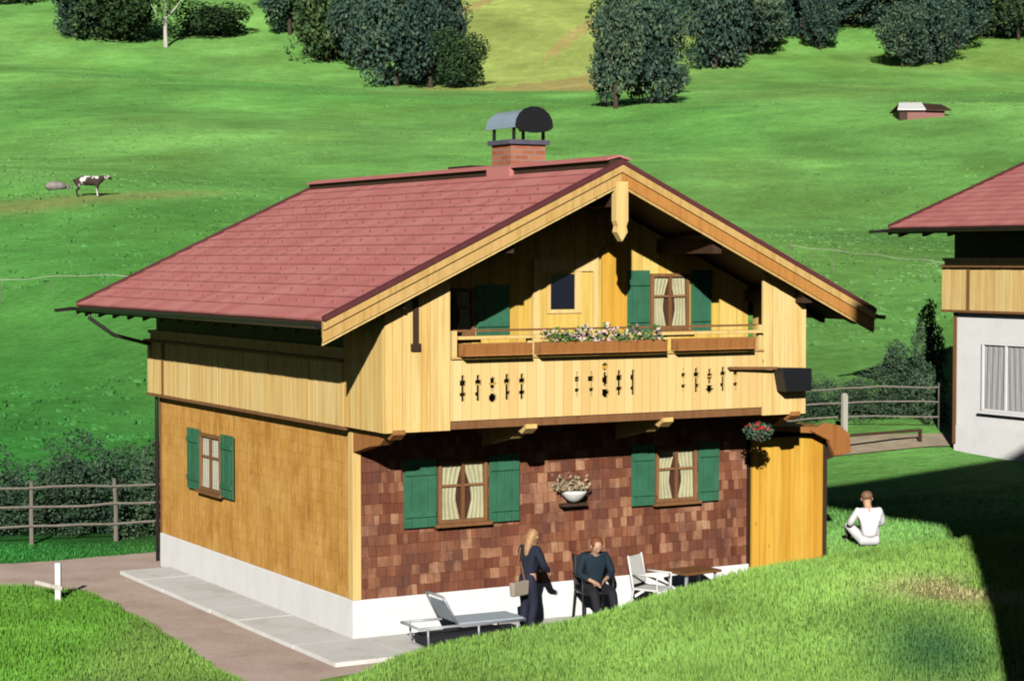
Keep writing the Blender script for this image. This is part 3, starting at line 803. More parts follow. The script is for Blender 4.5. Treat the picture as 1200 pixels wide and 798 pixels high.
# ------------------------------------------------------------------ annex
an = thing('garden_shed', 'amber boarded shed leaning against the right end of the chalet', 'shed', loc=(6.86, 0, 0))
boards(lambda u, z, d: (u, -d, z), .0, 1.42, lambda u: -.55, lambda u: 1.98, .03, .08, .155, .006, 41).build('front_wall', M['amber'], an)
boards(lambda u, z, d: (1.42+d, u, z), -.07, 2.6, lambda u: -.45, lambda u: 1.96, -.03, .0, .155, .006, 42).build('side_wall', M['brown_wood'], an)
mb = MB(); mb.box(.01, 1.38, -.02, 2.6, -.5, 1.9); mb.build('wall_core', M['dark_wood'], an)
mb = MB(); mb.box(1.40, 1.47, -.10, -.03, -.5, 1.97); mb.build('corner_post', M['dark_wood'], an)
mb = MB(); mb.prism([(.05, -.30, 2.20), (1.62, -.30, 2.10), (1.78, -.30, 1.98), (1.70, -.30, 1.90), (1.55, -.30, 2.0), (.05, -.30, 2.12)], (0, 3.0, 0)); mb.build('roof', M['rust_wood'], an)
mb = MB(); mb.prism([(.95, -.34, 2.08), (1.25, -.34, 2.20), (1.55, -.34, 2.14), (1.74, -.34, 1.98), (1.76, -.34, 1.70), (1.44, -.34, 1.66), (1.30, -.34, 1.92)], (0, .08, 0)); mb.build('gable_trim', M['rust_wood'], an, bevel=.01)

# ------------------------------------------------------------------ foliage
def leaf_cloud(name, lobes, n, size, seed, flat=.6):
    """many small leaf faces spread through lobes; returns mesh data in unit space"""
    rs = np.random.RandomState(seed); vs = []; tot = sum(l[3]**2 for l in lobes)
    C = []; 
    for (x, y, z, r) in lobes:
        k = int(n*r*r/tot); d = rs.normal(size=(k, 3)); d /= np.linalg.norm(d, axis=1)[:, None]
        rad = r*(.50+.62*rs.rand(k)**.7); C.append(np.array([x, y, z])+d*rad[:, None]*np.array([1, 1, .85]))
    C = np.concatenate(C); C = C[C[:, 2] > 0.01]
    # gaps
    g = vnoise(C[:, 0]*1.7+C[:, 2]*1.3, C[:, 1]*1.7-C[:, 2]*.9, .17, seed); C = C[g > .33]
    k = len(C); a = rs.normal(size=(k, 3)); a /= np.linalg.norm(a, axis=1)[:, None]
    b_ = np.cross(a, rs.normal(size=(k, 3))); b_ /= np.linalg.norm(b_, axis=1)[:, None]
    s_ = size*(.6+.8*rs.rand(k))[:, None]
    V = np.stack([C-a*s_, C-b_*s_*.6, C+a*s_, C+b_*s_*.6], 1).reshape(-1, 3)
    me = bpy.data.meshes.new(name); me.from_pydata(V.tolist(), [], [(4*i, 4*i+1, 4*i+2, 4*i+3) for i in range(k)])
    return me
def lobes(seed, n, spread=.34, rr=(.18, .30), z0=.14, z1=.80, shape='round'):
    r = random.Random(seed); L = []
    for i in range(n):
        z = z0+(z1-z0)*i/(n-1)
        taper = math.sin(PI*min(1, max(0.12, (z-.02)/1.0)))**.6 if shape == 'round' else (1.05-z)
        a = i*2.4+r.random(); q = spread*taper*r.uniform(.4, 1)
        L.append((q*math.cos(a), q*math.sin(a), z, r.uniform(*rr)*(.7+.5*taper)))
    return L
CR = [leaf_cloud('crown', lobes(1, 17), 11000, .024, 1), leaf_cloud('crown', lobes(2, 15, .38), 10500, .025, 2),
      leaf_cloud('crown', lobes(3, 15, .24, (.13, .22), .2, .88), 9000, .022, 3),
      leaf_cloud('crown', lobes(4, 14, .26, (.10, .20), .12, .92, 'cone'), 9000, .021, 4),
      leaf_cloud('crown', lobes(5, 9, .30, (.12, .2), .45, .85), 1300, .034, 5)]
BU = [leaf_cloud('foliage', lobes(11, 10, .42, (.18, .32), .15, .66), 9000, .018, 11, ), leaf_cloud('foliage', lobes(12, 9, .45, (.16, .30), .12, .7), 8500, .018, 12),
      leaf_cloud('foliage', lobes(13, 12, .34, (.12, .22), .1, .9, 'cone'), 8500, .017, 13)]
for m_, mm_ in zip(CR[:4], ('leaf_dark', 'leaf_mid', 'leaf_dark', 'leaf_dark')): m_.materials.append(M[mm_])
CR[4].materials.append(M['leaf_light'])
for m_ in BU: m_.materials.append(M['leaf_bush'])
def mk_trunk(seed, mat, thick=.028):
    r = random.Random(seed); mb = MB()
    mb.tube([(0, 0, -.05), (.01, 0, .2), (-.01, .01, .45), (.01, -.01, .8)], [thick, thick*.8, thick*.6, thick*.2], 7)
    for i in range(6):
        z = .25+i*.08; a = i*2.2
        mb.tube([(0, 0, z), (.12*math.cos(a), .12*math.sin(a), z+.1), (.22*math.cos(a), .22*math.sin(a), z+.22)], [thick*.4, thick*.28, thick*.1], 5)
    o = mb.build('trunk', mat); me = o.data; bpy.data.objects.remove(o); return me
TR = mk_trunk(1, M['bark']); TRP = mk_trunk(2, M['pale_bark'], .03)
def tree(x, y, w, h, kind, label, group, cat='tree', name='tree', trunk=None, sink=0):
    t = thing(name, label, cat, (x, y, ground_z(x, y)-sink), random.uniform(0, 6.28), group)
    me = CR[kind] if name != 'shrub' else BU[kind]
    c = bpy.data.objects.new('crown' if name != 'shrub' else 'foliage', me); COL.objects.link(c); c.parent = t
    k = 1.05 if name != 'shrub' else 1.0
    c.scale = (w/.9*k, w/.9*k, h*k)
    if name != 'shrub':
        q = bpy.data.objects.new('trunk', trunk or TR); COL.objects.link(q); q.parent = t; q.scale = (h*.9, h*.9, h)
    return t
TREES = [
(77.1,295.7,9.6,9.6,1,'tree at the extreme top left corner of the photo',None),
(76.6,258.1,8.5,8.5,0,'dark round tree at the top left, left one of a close pair',None),
(80.1,254.9,12.7,10.6,1,'broad dark round tree at the top left, right one of a close pair',None),
(95.4,253.6,9.7,4.6,1,'low flat dark bush tree right of the pale trunked birch',None),
(86.1,248.2,4.2,12.5,4,'light green birch with pale trunk at the top left',None),
(105.1,247.5,10.6,12.7,2,'tree second from the left in the dark wood left of the yellow slope','trees of the wood at the top left of centre'),
(103.1,229.3,10.0,14.6,1,'tree fourth from the left in the dark wood left of the yellow slope','trees of the wood at the top left of centre'),
(104.0,220.2,9.1,14.2,2,'tree sixth from the left in the dark wood left of the yellow slope','trees of the wood at the top left of centre'),
(99.0,199.6,10.1,14.3,0,'tree eighth from the left in the dark wood left of the yellow slope','trees of the wood at the top left of centre'),
(100.4,192.8,9.9,12.8,2,'tree eleventh from the left in the dark wood left of the yellow slope','trees of the wood at the top left of centre'),
(102.2,188.4,5.8,6.3,1,'tree twelfth from the left in the dark wood left of the yellow slope','trees of the wood at the top left of centre'),
(113.4,247.4,12.9,12.9,2,'tree fifth from the left in the dark wood left of the yellow slope','trees of the wood at the top left of centre'),
(115.6,231.8,12.3,13.7,0,'tree ninth from the left in the dark wood left of the yellow slope','trees of the wood at the top left of centre'),
(116.2,224.9,10.7,14.7,2,'tree tenth from the left in the dark wood left of the yellow slope','trees of the wood at the top left of centre'),
(119.9,249.1,13.1,13.1,1,'tree seventh from the left in the dark wood left of the yellow slope','trees of the wood at the top left of centre'),
(74.4,109.7,4.6,8.8,2,'tree second from the left in the dark clump on the yellow slope edge','clump of trees in front of the yellow slope'),
(80.7,113.9,6.0,8.7,0,'tree fourth from the left in the dark clump on the yellow slope edge','clump of trees in front of the yellow slope'),
(94.5,131.0,3.2,2.7,2,'tree fifth from the left in the dark clump on the yellow slope edge','clump of trees in front of the yellow slope'),
(119.7,176.3,9.2,10.3,1,'tree third from the left in the dark clump on the yellow slope edge','clump of trees in front of the yellow slope'),
(74.9,111.8,2.6,4.6,2,'tree first from the left in the dark clump on the yellow slope edge','clump of trees in front of the yellow slope'),
(137.3,184.6,8.0,13.5,0,'tree second from the left in the wood just right of the yellow slope','trees of the wood right of the yellow slope'),
(148.0,191.4,10.0,10.3,2,'tree fourth from the left in the wood just right of the yellow slope','trees of the wood right of the yellow slope'),
(152.1,203.0,10.7,12.1,1,'tree third from the left in the wood just right of the yellow slope','trees of the wood right of the yellow slope'),
(155.3,196.4,5.3,6.6,2,'tree sixth from the left in the wood just right of the yellow slope','trees of the wood right of the yellow slope'),
(164.2,201.2,9.6,12.3,0,'tree eighth from the left in the wood just right of the yellow slope','trees of the wood right of the yellow slope'),
(161.2,193.1,6.0,8.0,2,'tree ninth from the left in the wood just right of the yellow slope','trees of the wood right of the yellow slope'),
(170.3,217.4,13.0,11.6,1,'tree fifth from the left in the wood just right of the yellow slope','trees of the wood right of the yellow slope'),
(160.9,175.7,7.6,7.8,2,'tree fourth from the left in the wood at the top right','trees of the wood at the top right'),
(167.9,178.0,7.8,9.1,0,'tree seventh from the left in the wood at the top right','trees of the wood at the top right'),
(177.9,183.6,9.4,9.4,2,'tree ninth from the left in the wood at the top right','trees of the wood at the top right'),
(188.5,189.1,11.2,9.8,1,'tree twelfth from the left in the wood at the top right','trees of the wood at the top right'),
(190.5,185.2,8.4,9.7,2,'tree fourteenth from the left in the wood at the top right','trees of the wood at the top right'),
(176.4,204.7,12.8,9.9,0,'tree first from the left in the wood at the top right','trees of the wood at the top right'),
(180.5,202.0,11.4,8.5,2,'tree third from the left in the wood at the top right','trees of the wood at the top right'),
(190.1,205.5,13.2,10.2,1,'tree sixth from the left in the wood at the top right','trees of the wood at the top right'),
(196.8,203.5,13.3,11.8,2,'tree tenth from the left in the wood at the top right','trees of the wood at the top right'),
(203.1,201.0,13.4,11.9,0,'tree thirteenth from the left in the wood at the top right','trees of the wood at the top right'),
(189.4,227.0,13.9,10.8,2,'tree tenth from the left in the wood just right of the yellow slope','trees of the wood right of the yellow slope'),
(199.0,228.1,14.2,11.0,1,'tree second from the left in the wood at the top right','trees of the wood at the top right'),
(112.7,268.6,12.2,9.2,2,'tree first from the left in the dark wood left of the yellow slope','trees of the wood at the top left of centre'),
(117.8,266.8,12.2,9.2,0,'tree third from the left in the dark wood left of the yellow slope','trees of the wood at the top left of centre'),
(164.7,226.2,16.2,11.7,2,'tree first from the left in the wood just right of the yellow slope','trees of the wood right of the yellow slope'),
(189.9,236.6,17.4,12.6,1,'tree seventh from the left in the wood just right of the yellow slope','trees of the wood right of the yellow slope'),
(208.6,230.9,17.8,12.9,2,'tree fifth from the left in the wood at the top right','trees of the wood at the top right'),
(215.3,219.8,17.6,12.8,0,'tree eleventh from the left in the wood at the top right','trees of the wood at the top right'),
(215.2,209.0,15.6,12.5,2,'tree fifteenth from the left in the wood at the top right','trees of the wood at the top right'),
(185.2,193.4,11.2,8.4,1,'tree eighth from the left in the wood at the top right','trees of the wood at the top right'),
]
for i, (x, y, w, h, kind, label, group) in enumerate(TREES):
    tree(x, y, w, h, kind, label, group or None, trunk=TRP if kind == 4 else None)

def shrub(px, py, w, h, kind, label, group): return tree(px, py, w, h, kind, label, group, 'shrub', 'shrub', sink=.05)
gl = 'dark shrubs behind the left pasture fence'
ls = ['leftmost dark shrub behind the pasture fence, cut by the photo edge', 'second dark shrub from the left behind the pasture fence', 'third dark shrub from the left behind the pasture fence', 'taller dark shrub behind the pasture fence, third from the chalet', 'dark shrub behind the pasture fence, next but one to the chalet', 'dark shrub behind the pasture fence, nearest the chalet']
for i in range(6):
    s_ = 38.9+.35*math.sin(i*2.3); t_ = -9.9+i*.60; x, y = xy(s_, t_)
    shrub(x, y, 1.7+.2*math.sin(i*3), [1.85, 1.6, 1.7, 2.15, 1.85, 2.0][i], i % 3, ls[i], gl)
gr = 'dark shrubs beside the neighbouring chalet'
for i, (px_t, s_, w, h, l) in enumerate([(6.6, 45.6, 1.2, 1.0, 'low shrub right behind the gable shed roof'), (7.3, 45.9, 1.3, 1.1, 'dark shrub behind the pale fence post'), (8.1, 45.6, 1.4, 1.25, 'dark shrub midway between pale post and neighbouring chalet'), (8.9, 45.7, 1.4, 1.9, 'tall dark shrub one step left of the neighbouring chalet'), (9.55, 45.3, 1.2, 2.9, 'tallest dark shrub touching the corner of the neighbouring chalet')]):
    x, y = xy(s_, px_t); shrub(x, y, w, h, 2 if h > 1.8 else i % 2, l, gr)
x, y = xy(23.4, 4.9)
# ------------------------------------------------------------------ fences
def fence(name, label, a, b, posts, rails, post_h, mat, rail_r=.035, sag=0, seed=1, pale=None):
    r = random.Random(seed); root = thing(name, label, 'fence', (*a, ground_z(*a)))
    ox, oy, oz = root.location
    def g(f):
        x = a[0]+(b[0]-a[0])*f; y = a[1]+(b[1]-a[1])*f; return x, y, ground_z(x, y)
    for f in posts:
        x, y, z = g(f); mb = MB(); mb.tube([(x-ox, y-oy, z-oz-.1), (x-ox+r.uniform(-.02, .02), y-oy, z-oz+post_h*.5), (x-ox+r.uniform(-.03, .03), y-oy, z-oz+post_h)], [.045, .042, .036], 7)
        mb.build('post', mat, root)
    for zr in rails:
        mb = MB(); pts = []
        n = 10
        for i in range(n+1):
            x, y, z = g(i/n); pts.append((x-ox, y-oy-.05, z-oz+zr+r.uniform(-.02, .02)))
        mb.tube(pts, rail_r, 6); mb.build('rail', mat, root)
    return root
fa = xy(36.6, -11.2); fb = xy(38.2, -6.2)
fence('wooden_fence', 'weathered post and rail fence running up to the left rear corner of the chalet', fa, fb, (.12, .42, .72, .98), (.35, .72, 1.08), 1.2, M['grey_wood'], .024, seed=3)
fa = xy(44.6, 5.9); fb = xy(44.4, 9.75)
fence('wooden_fence', 'thin grey pasture fence between the shed and the neighbouring chalet', fa, fb, (.03, .97), (.30, .62, .95), 1.05, M['grey_wood'], .02, seed=4)
x, y = 16.18, 9.12
p = thing('fence_post', 'single pale upright post in front of the grey pasture fence', 'post', (x, y, ground_z(x, y)))
mb = MB(); mb.box(-.06, .06, -.05, .05, -.1, 1.02); mb.prism([(-.06, -.05, 1.02), (.06, -.05, 1.02), (0, -.05, 1.07)], (0, .1, 0)); mb.build('post', M['pale_wood'] if 'pale_wood' in M else M['white_paint'], p, bevel=.008)
# dark barrier behind the shed
x, y = xy(42.3, 6.75); ba = thing('barrier', 'dark wooden post with a long thin rail on the grass behind the shed', 'barrier', (x, y, ground_z(x, y)))
mb = MB(); mb.box(-.11, .11, -.1, .1, -.1, .72); mb.build('post', M['dark_wood'], ba, bevel=.01)
x2, y2 = xy(43.0, 8.9); mb = MB(); mb.bar((0, 0, .45), (x2-x, y2-y, ground_z(x2, y2)-ground_z(x, y)+.28), .05, .06); mb.build('rail', M['dark_wood'], ba)
mb = MB(); mb.box(x2-x-.03, x2-x+.03, y2-y-.03, y2-y+.03, ground_z(x2, y2)-ground_z(x, y)-.1, ground_z(x2, y2)-ground_z(x, y)+.3); mb.build('rail_support', M['dark_wood'], ba)
# thin white pasture tapes on the meadow
for lab, a, b_, n in (('white pasture tape fence on the meadow at the far left', xy(68.5, -19.5), xy(65, -11.5), 4), ('white pasture tape fence on the meadow between the two chalets', xy(72.5, 10.2), xy(66.6, 15.5), 4)):
    root = thing('tape_fence', lab, 'fence', (*a, ground_z(*a))); ox, oy, oz = root.location
    pts = []
    for i in range(25):
        f = i/24; x = a[0]+(b_[0]-a[0])*f; y = a[1]+(b_[1]-a[1])*f; pts.append((x-ox, y-oy, ground_z(x, y)-oz+.85-.05*math.sin(f*n*PI)**2))
    mb = MB()
    for q0, q1 in zip(pts, pts[1:]): mb.bar(q0, q1, .006, .014)
    mb.build('tape', M['pale_wood'], root)
    for i in range(n+1):
        f = i/n; x = a[0]+(b_[0]-a[0])*f; y = a[1]+(b_[1]-a[1])*f; z = ground_z(x, y)
        mb = MB(); mb.tube([(x-ox, y-oy, z-oz-.1), (x-ox, y-oy, z-oz+.95)], .010, 6); mb.build('post', M['grey_wood'], root)
# low white post with a cross arm, left lawn
x, y = -2.62, 5.45; p = thing('marker_post', 'short white post with a low cross arm on the left lawn by the gravel', 'post', (x, y, ground_z(x, y)), -.5)
mb = MB(); mb.box(-.045, .045, -.04, .04, -.1, .60); mb.build('post', M['white_paint'], p, bevel=.006)
mb = MB(); mb.bar((-.36, 0, .30), (.08, -.05, .20), .05, .06); mb.build('cross_arm', M['pale_wood'], p)

# ------------------------------------------------------------------ meadow: hut and cow
x, y = 83.6, 84.0
h = thing('hay_hut', 'small hay hut with a pale left roof half, alone on the high meadow', 'hut', (x, y, ground_z(x, y)-.25), -.516)
mb = MB(); mb.box(-1.5, 1.65, -1.2, 1.2, -.4, .62); mb.build('wall', M['maroon_pale'], h)
mb = MB(); mb.box(-1.56, -1.0, -1.24, 1.2, -.4, .60); mb.build('dark_end', M['dark_wood'], h)
mb = MB(); mb.hexa([(-1.75, -1.5, .58), (.25, -1.5, .58), (.25, .0, 1.15), (-1.35, .0, 1.15), (-1.75, -1.5, .66), (.25, -1.5, .66), (.25, .0, 1.23), (-1.35, .0, 1.23)]); mb.build('roof', M['white_paint'], h)
mb = MB(); mb.hexa([(.26, -1.5, .55), (2.1, -1.5, .50), (1.7, .0, 1.02), (.26, .0, 1.12), (.26, -1.5, .62), (2.1, -1.5, .57), (1.7, .0, 1.09), (.26, .0, 1.19)]); mb.build('roof', M['dark_wood'], h)
mb = MB(); mb.hexa([(-1.75, 1.5, .55), (2.0, 1.5, .55), (1.7, .01, 1.05), (-1.35, .01, 1.12), (-1.75, 1.5, .61), (2.0, 1.5, .61), (1.7, .01, 1.10), (-1.35, .01, 1.18)]); mb.build('roof', M['dark_wood'], h)

def skinmesh(name, P_, E_, mats, parent, sub=2, extra=None, smooth=True):
    """P_: list of (x,y,z,r[,ry]); E_: edges; grown with a skin modifier and frozen to a mesh"""
    me = bpy.data.meshes.new(name+'_skel'); me.from_pydata([p[:3] for p in P_], E_, [])
    ob = bpy.data.objects.new(name, me); COL.objects.link(ob)
    md = ob.modifiers.new('s', 'SKIN'); md.use_smooth_shade = True
    for i, p in enumerate(P_):
        sv = me.skin_vertices[0].data[i]; sv.radius = (p[3], p[4] if len(p) > 4 else p[3]); sv.use_root = (i == 0)
    sd = ob.modifiers.new('d', 'SUBSURF'); sd.levels = sub; sd.render_levels = sub
    dg = bpy.context.evaluated_depsgraph_get(); dg.update()
    nm = bpy.data.meshes.new_from_object(ob.evaluated_get(dg)); bpy.data.objects.remove(ob)
    if extra:
        bm = bmesh.new(); bm.from_mesh(nm)
        for (c, r, s_) in extra:
            bmesh.ops.create_uvsphere(bm, u_segments=8, v_segments=6, radius=r, matrix=Matrix.Translation(c) @ Matrix.Diagonal((*s_, 1)))
        bm.to_mesh(nm); bm.free()
    nm.materials.clear(); nm.materials.append(mats)
    for pl in nm.polygons: pl.use_smooth = True; pl.material_index = 0
    o = bpy.data.objects.new(name, nm); COL.objects.link(o); o.parent = parent
    return o
# cow grazing on the track
x, y = 17.6, 67.9
cw = thing('cow', 'brown and white patched cow standing on the worn track on the left meadow', 'cow', (x, y, ground_z(x, y)), -.516+.15); cw.scale = (.8, .8, .8)
cp = [(0.55, 0, .95, .24, .30), (.15, 0, .97, .27, .32), (-.35, 0, .98, .26, .31), (-.68, 0, 1.0, .20, .24), (.85, 0, 1.10, .15, .17), (1.05, 0, 1.22, .11, .12), (1.18, 0, 1.20, .12, .11), (1.42, 0, 1.05, .075, .075)]
ce = [(1, 0), (1, 2), (2, 3), (0, 4), (4, 5), (5, 6), (6, 7)]
for sy in (-1, 1):
    k = len(cp); cp += [(.55, sy*.17, .72, .10), (.53, sy*.18, .42, .06), (.56, sy*.18, .10, .045), (.60, sy*.18, .03, .055)]; ce += [(0, k), (k, k+1), (k+1, k+2), (k+2, k+3)]
    k = len(cp); cp += [(-.60, sy*.17, .70, .13), (-.52, sy*.18, .52, .085), (-.70, sy*.18, .38, .05), (-.64, sy*.18, .10, .045), (-.60, sy*.18, .03, .055)]; ce += [(3, k), (k, k+1), (k+1, k+2), (k+2, k+3), (k+3, k+4)]
    k = len(cp); cp += [(1.10, sy*.14, 1.28, .03), (1.05, sy*.26, 1.27, .035)]; ce += [(6, k), (k, k+1)]
k = len(cp); cp += [(-.86, 0, 1.02, .03), (-.92, 0, .75, .02), (-.93, 0, .45, .035)]; ce += [(3, k), (k, k+1), (k+1, k+2)]
skinmesh('body', [(a[0], a[1], a[2])+tuple(a[3:]) for a in cp[1:2]+cp[0:1]+cp[2:]], [tuple({0: 1, 1: 0}.get(i, i) for i in e) for e in ce], M['hide'], cw)
x, y = 17.5, 72.8
mb = MB(); mb.ball((0, 0, .12), .45, 9, 6, (1.3, .8, .6)); mb.ball((.5, .1, .05), .25, 8, 5); st_o = mb.build('boulder', M['stone'], loc=(x, y, ground_z(x, y)), smooth=True)
tag(st_o, 'grey boulder beside the worn track left of the cow', 'rock')

# ------------------------------------------------------------------ people
def person(label, loc, rz, J, outfit, hair, scale=1):
    """J: dict of joint positions in metres (x right, y forward, z up)"""
    t = thing('person', label, 'person', loc, rz); t.scale = (scale,)*3
    H = Vector(J['head']); hd = (H-Vector(J['neck'])).normalized(); face = Vector(J['face']).normalized()
    side = hd.cross(face).normalized()
    P_ = []; idx = {}
    def add(n, p, r, r2=None): idx[n] = len(P_); P_.append((*p, r, r2 or r)); return idx[n]
    E_ = []
    add('pelvis', J['pelvis'], .135, .105); add('waist', J['waist'], .12, .09); add('chest', J['chest'], .145, .10)
    add('neck', J['neck'], .055); add('jaw', H-hd*.055+face*.012, .072, .08); add('head', H+hd*.03, .088, .098); add('crown', H+hd*.105-face*.01, .055)
    E_ += [(0, 1), (1, 2), (2, 3), (3, 4), (4, 5), (5, 6)]
    for s_ in 'lr':
        a = add('sh'+s_, J['sh'+s_], .062); b = add('el'+s_, J['el'+s_], .042); c = add('wr'+s_, J['wr'+s_], .027)
        E_ += [(2, a), (a, b), (b, c)]
        d = (Vector(J['wr'+s_])-Vector(J['el'+s_])).normalized(); q = add('pa'+s_, Vector(J['wr'+s_])+d*.055, .034, .02); E_.append((c, q))
        lat = d.cross(face); lat = lat.normalized() if lat.length > .1 else side
        for i in range(4):
            l = (.070, .082, .076, .060)[i]; o_ = lat*(.026-.017*i)
            b0 = Vector(J['wr'+s_])+d*.085+o_; b1 = b0+d*l*.55+face*.01; b2 = b1+d*l*.35+face*.025
            i0 = add('f', b0, .009); i1 = add('f', b1, .008); i2 = add('f', b2, .007); E_ += [(q, i0), (i0, i1), (i1, i2)]
        b0 = Vector(J['wr'+s_])+d*.03+lat*.038; b1 = b0+d*.035+lat*.022; i0 = add('f', b0, .011); i1 = add('f', b1, .009); E_ += [(q, i0), (i0, i1)]
        a = add('hi'+s_, J['hi'+s_], .092); b = add('kn'+s_, J['kn'+s_], .058); c = add('an'+s_, J['an'+s_], .040); f = add('to'+s_, J['to'+s_], .040, .03)
        E_ += [(0, a), (a, b), (b, c), (c, f)]
    eyes = [(H+hd*.02+face*.088+side*.032*k, .011, (1, 1, 1)) for k in (-1, 1)]+[(H-hd*.012+face*.102, .014, (1, 1, 1.4)), (H-hd*.05+face*.088, .018, (1, 1, .4))]+[(H+side*.088*k, .022, (.6, 1, 1.3)) for k in (-1, 1)]
    skinmesh('body', P_, E_, M['skin'], t, 2, eyes)
    # hair
    mb = MB(); hb = MB()
    hp = [(*(H+hd*.105+face*.015), .082), (*(H+hd*.055-face*.028), .112), (*(H-hd*.04-face*.05), .092)]
    if hair[1] == 'long': hp += [(*(H-hd*.14-face*.07), .072), (*(H-hd*.26-face*.06), .055), (*(H-hd*.34-face*.05), .03)]
    skinmesh('hair', hp, [(i, i+1) for i in range(len(hp)-1)], M[hair[0]], t, 2)
    def V(n): return Vector(J[n])
    for kind, mt in outfit:
        if kind in ('jacket', 'shirt', 'tshirt'):
            g = .018 if kind == 'jacket' else .012
            pts = [(*J['chest'], .150+g, .112+g), (*(V('pelvis').lerp(V('waist'), .2)), .145+g, .118+g), (*J['waist'], .125+g, .105+g), (*(V('neck').lerp(V('chest'), .25)), .062+g)]
            ed = [(0, 2), (2, 1), (0, 3)]
            for s_ in 'lr':
                k = len(pts); end = V('el'+s_).lerp(V('wr'+s_), .85 if kind != 'tshirt' else .02)
                pts += [(*J['sh'+s_], .066+g), (*J['el'+s_], .046+g)]; ed += [(0, k), (k, k+1)]
                if kind != 'tshirt': pts.append((*end, .036+g)); ed.append((k+1, k+2))
            skinmesh(kind, pts, ed, M[mt], t)
        if kind in ('trousers', 'shorts'):
            pts = [(*V('pelvis').lerp(V('waist'), .8), .130, .105), (*J['pelvis'], .148, .12)]; ed = [(0, 1)]
            for s_ in 'lr':
                k = len(pts); pts += [(*J['hi'+s_], .105), (*(J['kn'+s_] if kind == 'trousers' else V('hi'+s_).lerp(V('kn'+s_), .85)), .075)]; ed += [(1, k), (k, k+1)]
                if kind == 'trousers': pts.append((*(V('kn'+s_).lerp(V('an'+s_), .93)), .058)); ed.append((k+1, k+2))
            skinmesh(kind, pts, ed, M[mt], t)
        if kind == 'skirt':
            pts = [(*J['waist'], .13, .11), (*J['pelvis'], .17, .14), (*(V('hil').lerp(V('hir'), .5).lerp(V('knl').lerp(V('knr'), .5), .5)), .19, .16), (*(V('knl').lerp(V('knr'), .5)), .19, .15)]
            skinmesh('skirt', pts, [(0, 1), (1, 2), (2, 3)], M[mt], t)
        if kind == 'shoes':
            for s_ in 'lr':
                a = V('an'+s_); b = V('to'+s_); dn = Vector((0, 0, -.02))
                skinmesh('shoe', [(*(a+dn), .052), (*(a.lerp(b, .5)+dn), .05, .04), (*(b+dn*.5), .045, .032)], [(0, 1), (1, 2)], M[mt], t)
    return t
stand = dict(pelvis=(0, 0, .90), waist=(0, .03, 1.05), chest=(0, .06, 1.25), neck=(0, .09, 1.43), head=(0, .14, 1.56), face=(0, 1, -.25),
    shl=(-.17, .06, 1.36), ell=(-.24, .16, 1.12), wrl=(-.13, .36, 1.02), shr=(.17, .06, 1.36), elr=(.25, .12, 1.10), wrr=(.16, .34, 1.00),
    hil=(-.09, 0, .85), knl=(-.10, .05, .47), anl=(-.10, -.02, .08), tol=(-.12, .13, .04), hir=(.09, 0, .85), knr=(.11, .03, .47), anr=(.11, -.08, .08), tor=(.13, .07, .04))
G0 = -.53
person('person in a dark navy jacket with long blond hair standing on the terrace', (2.27, -.95, G0), -1.25, stand,
    [('trousers', 'navy'), ('jacket', 'navy'), ('shoes', 'black_cloth')], ('blond', 'long'), .88)
sit = dict(pelvis=(0, 0, .50), waist=(0, -.01, .66), chest=(0, .03, .87), neck=(0, .08, 1.03), head=(0, .15, 1.14), face=(0, 1, -.5),
    shl=(-.18, .03, .97), ell=(-.27, .08, .72), wrl=(-.10, .28, .66), shr=(.18, .03, .97), elr=(.27, .10, .72), wrr=(.12, .30, .64),
    hil=(-.10, .03, .49), knl=(-.15, .45, .50), anl=(-.16, .60, .10), tol=(-.18, .76, .05), hir=(.10, .03, .49), knr=(.14, .46, .50), anr=(.12, .66, .10), tor=(.13, .82, .06))
person('person in dark clothes and pale shoes sitting on a garden chair at the wall', (3.66, -.50, G0), PI-.25, sit,
    [('trousers', 'black_cloth'), ('jacket', 'teal_dark'), ('shoes', 'white_cloth')], ('auburn', 'short'), .98)
lawn = dict(pelvis=(0, 0, .12), waist=(0, .0, .28), chest=(0, .05, .50), neck=(0, .09, .67), head=(0, .13, .79), face=(.2, 1, -.35),
    shl=(-.19, .05, .60), ell=(-.29, .14, .38), wrl=(-.18, .36, .34), shr=(.19, .05, .60), elr=(.29, .14, .38), wrr=(.18, .36, .34),
    hil=(-.10, .03, .12), knl=(-.24, .38, .34), anl=(-.13, .62, .08), tol=(-.14, .76, .05), hir=(.10, .03, .12), knr=(.24, .38, .34), anr=(.13, .62, .08), tor=(.14, .76, .05))
x, y = 9.5, .25
person('person in a white shirt sitting on the lawn right of the shed', (x, y, ground_z(x, y)+.01), -.35, lawn,
    [('trousers', 'white_cloth'), ('shirt', 'white_cloth'), ('shoes', 'beige_cloth')], ('brown_hair', 'short'), 1.0)

# shoulder bag on the standing person's hip, held: a thing of its own
bg = thing('shoulder_bag', 'beige shoulder bag hanging at the hip of the standing person', 'bag', (2.04, -1.12, .06), .35); bg.scale = (.95, .95, .92)
mb = MB(); mb.prism([(-.17, -.04, 0), (.17, -.04, 0), (.19, -.04, .22), (-.19, -.04, .22)], (0, .09, 0)); mb.build('pouch', M['beige_cloth'], bg, bevel=.02)
mb = MB(); mb.tube([(-.14, 0, .2), (.05, .06, .5), (.17, .13, .70), (.21, .16, .5), (.15, .02, .2)], .012, 6); mb.build('strap', M['brown_wood'], bg)

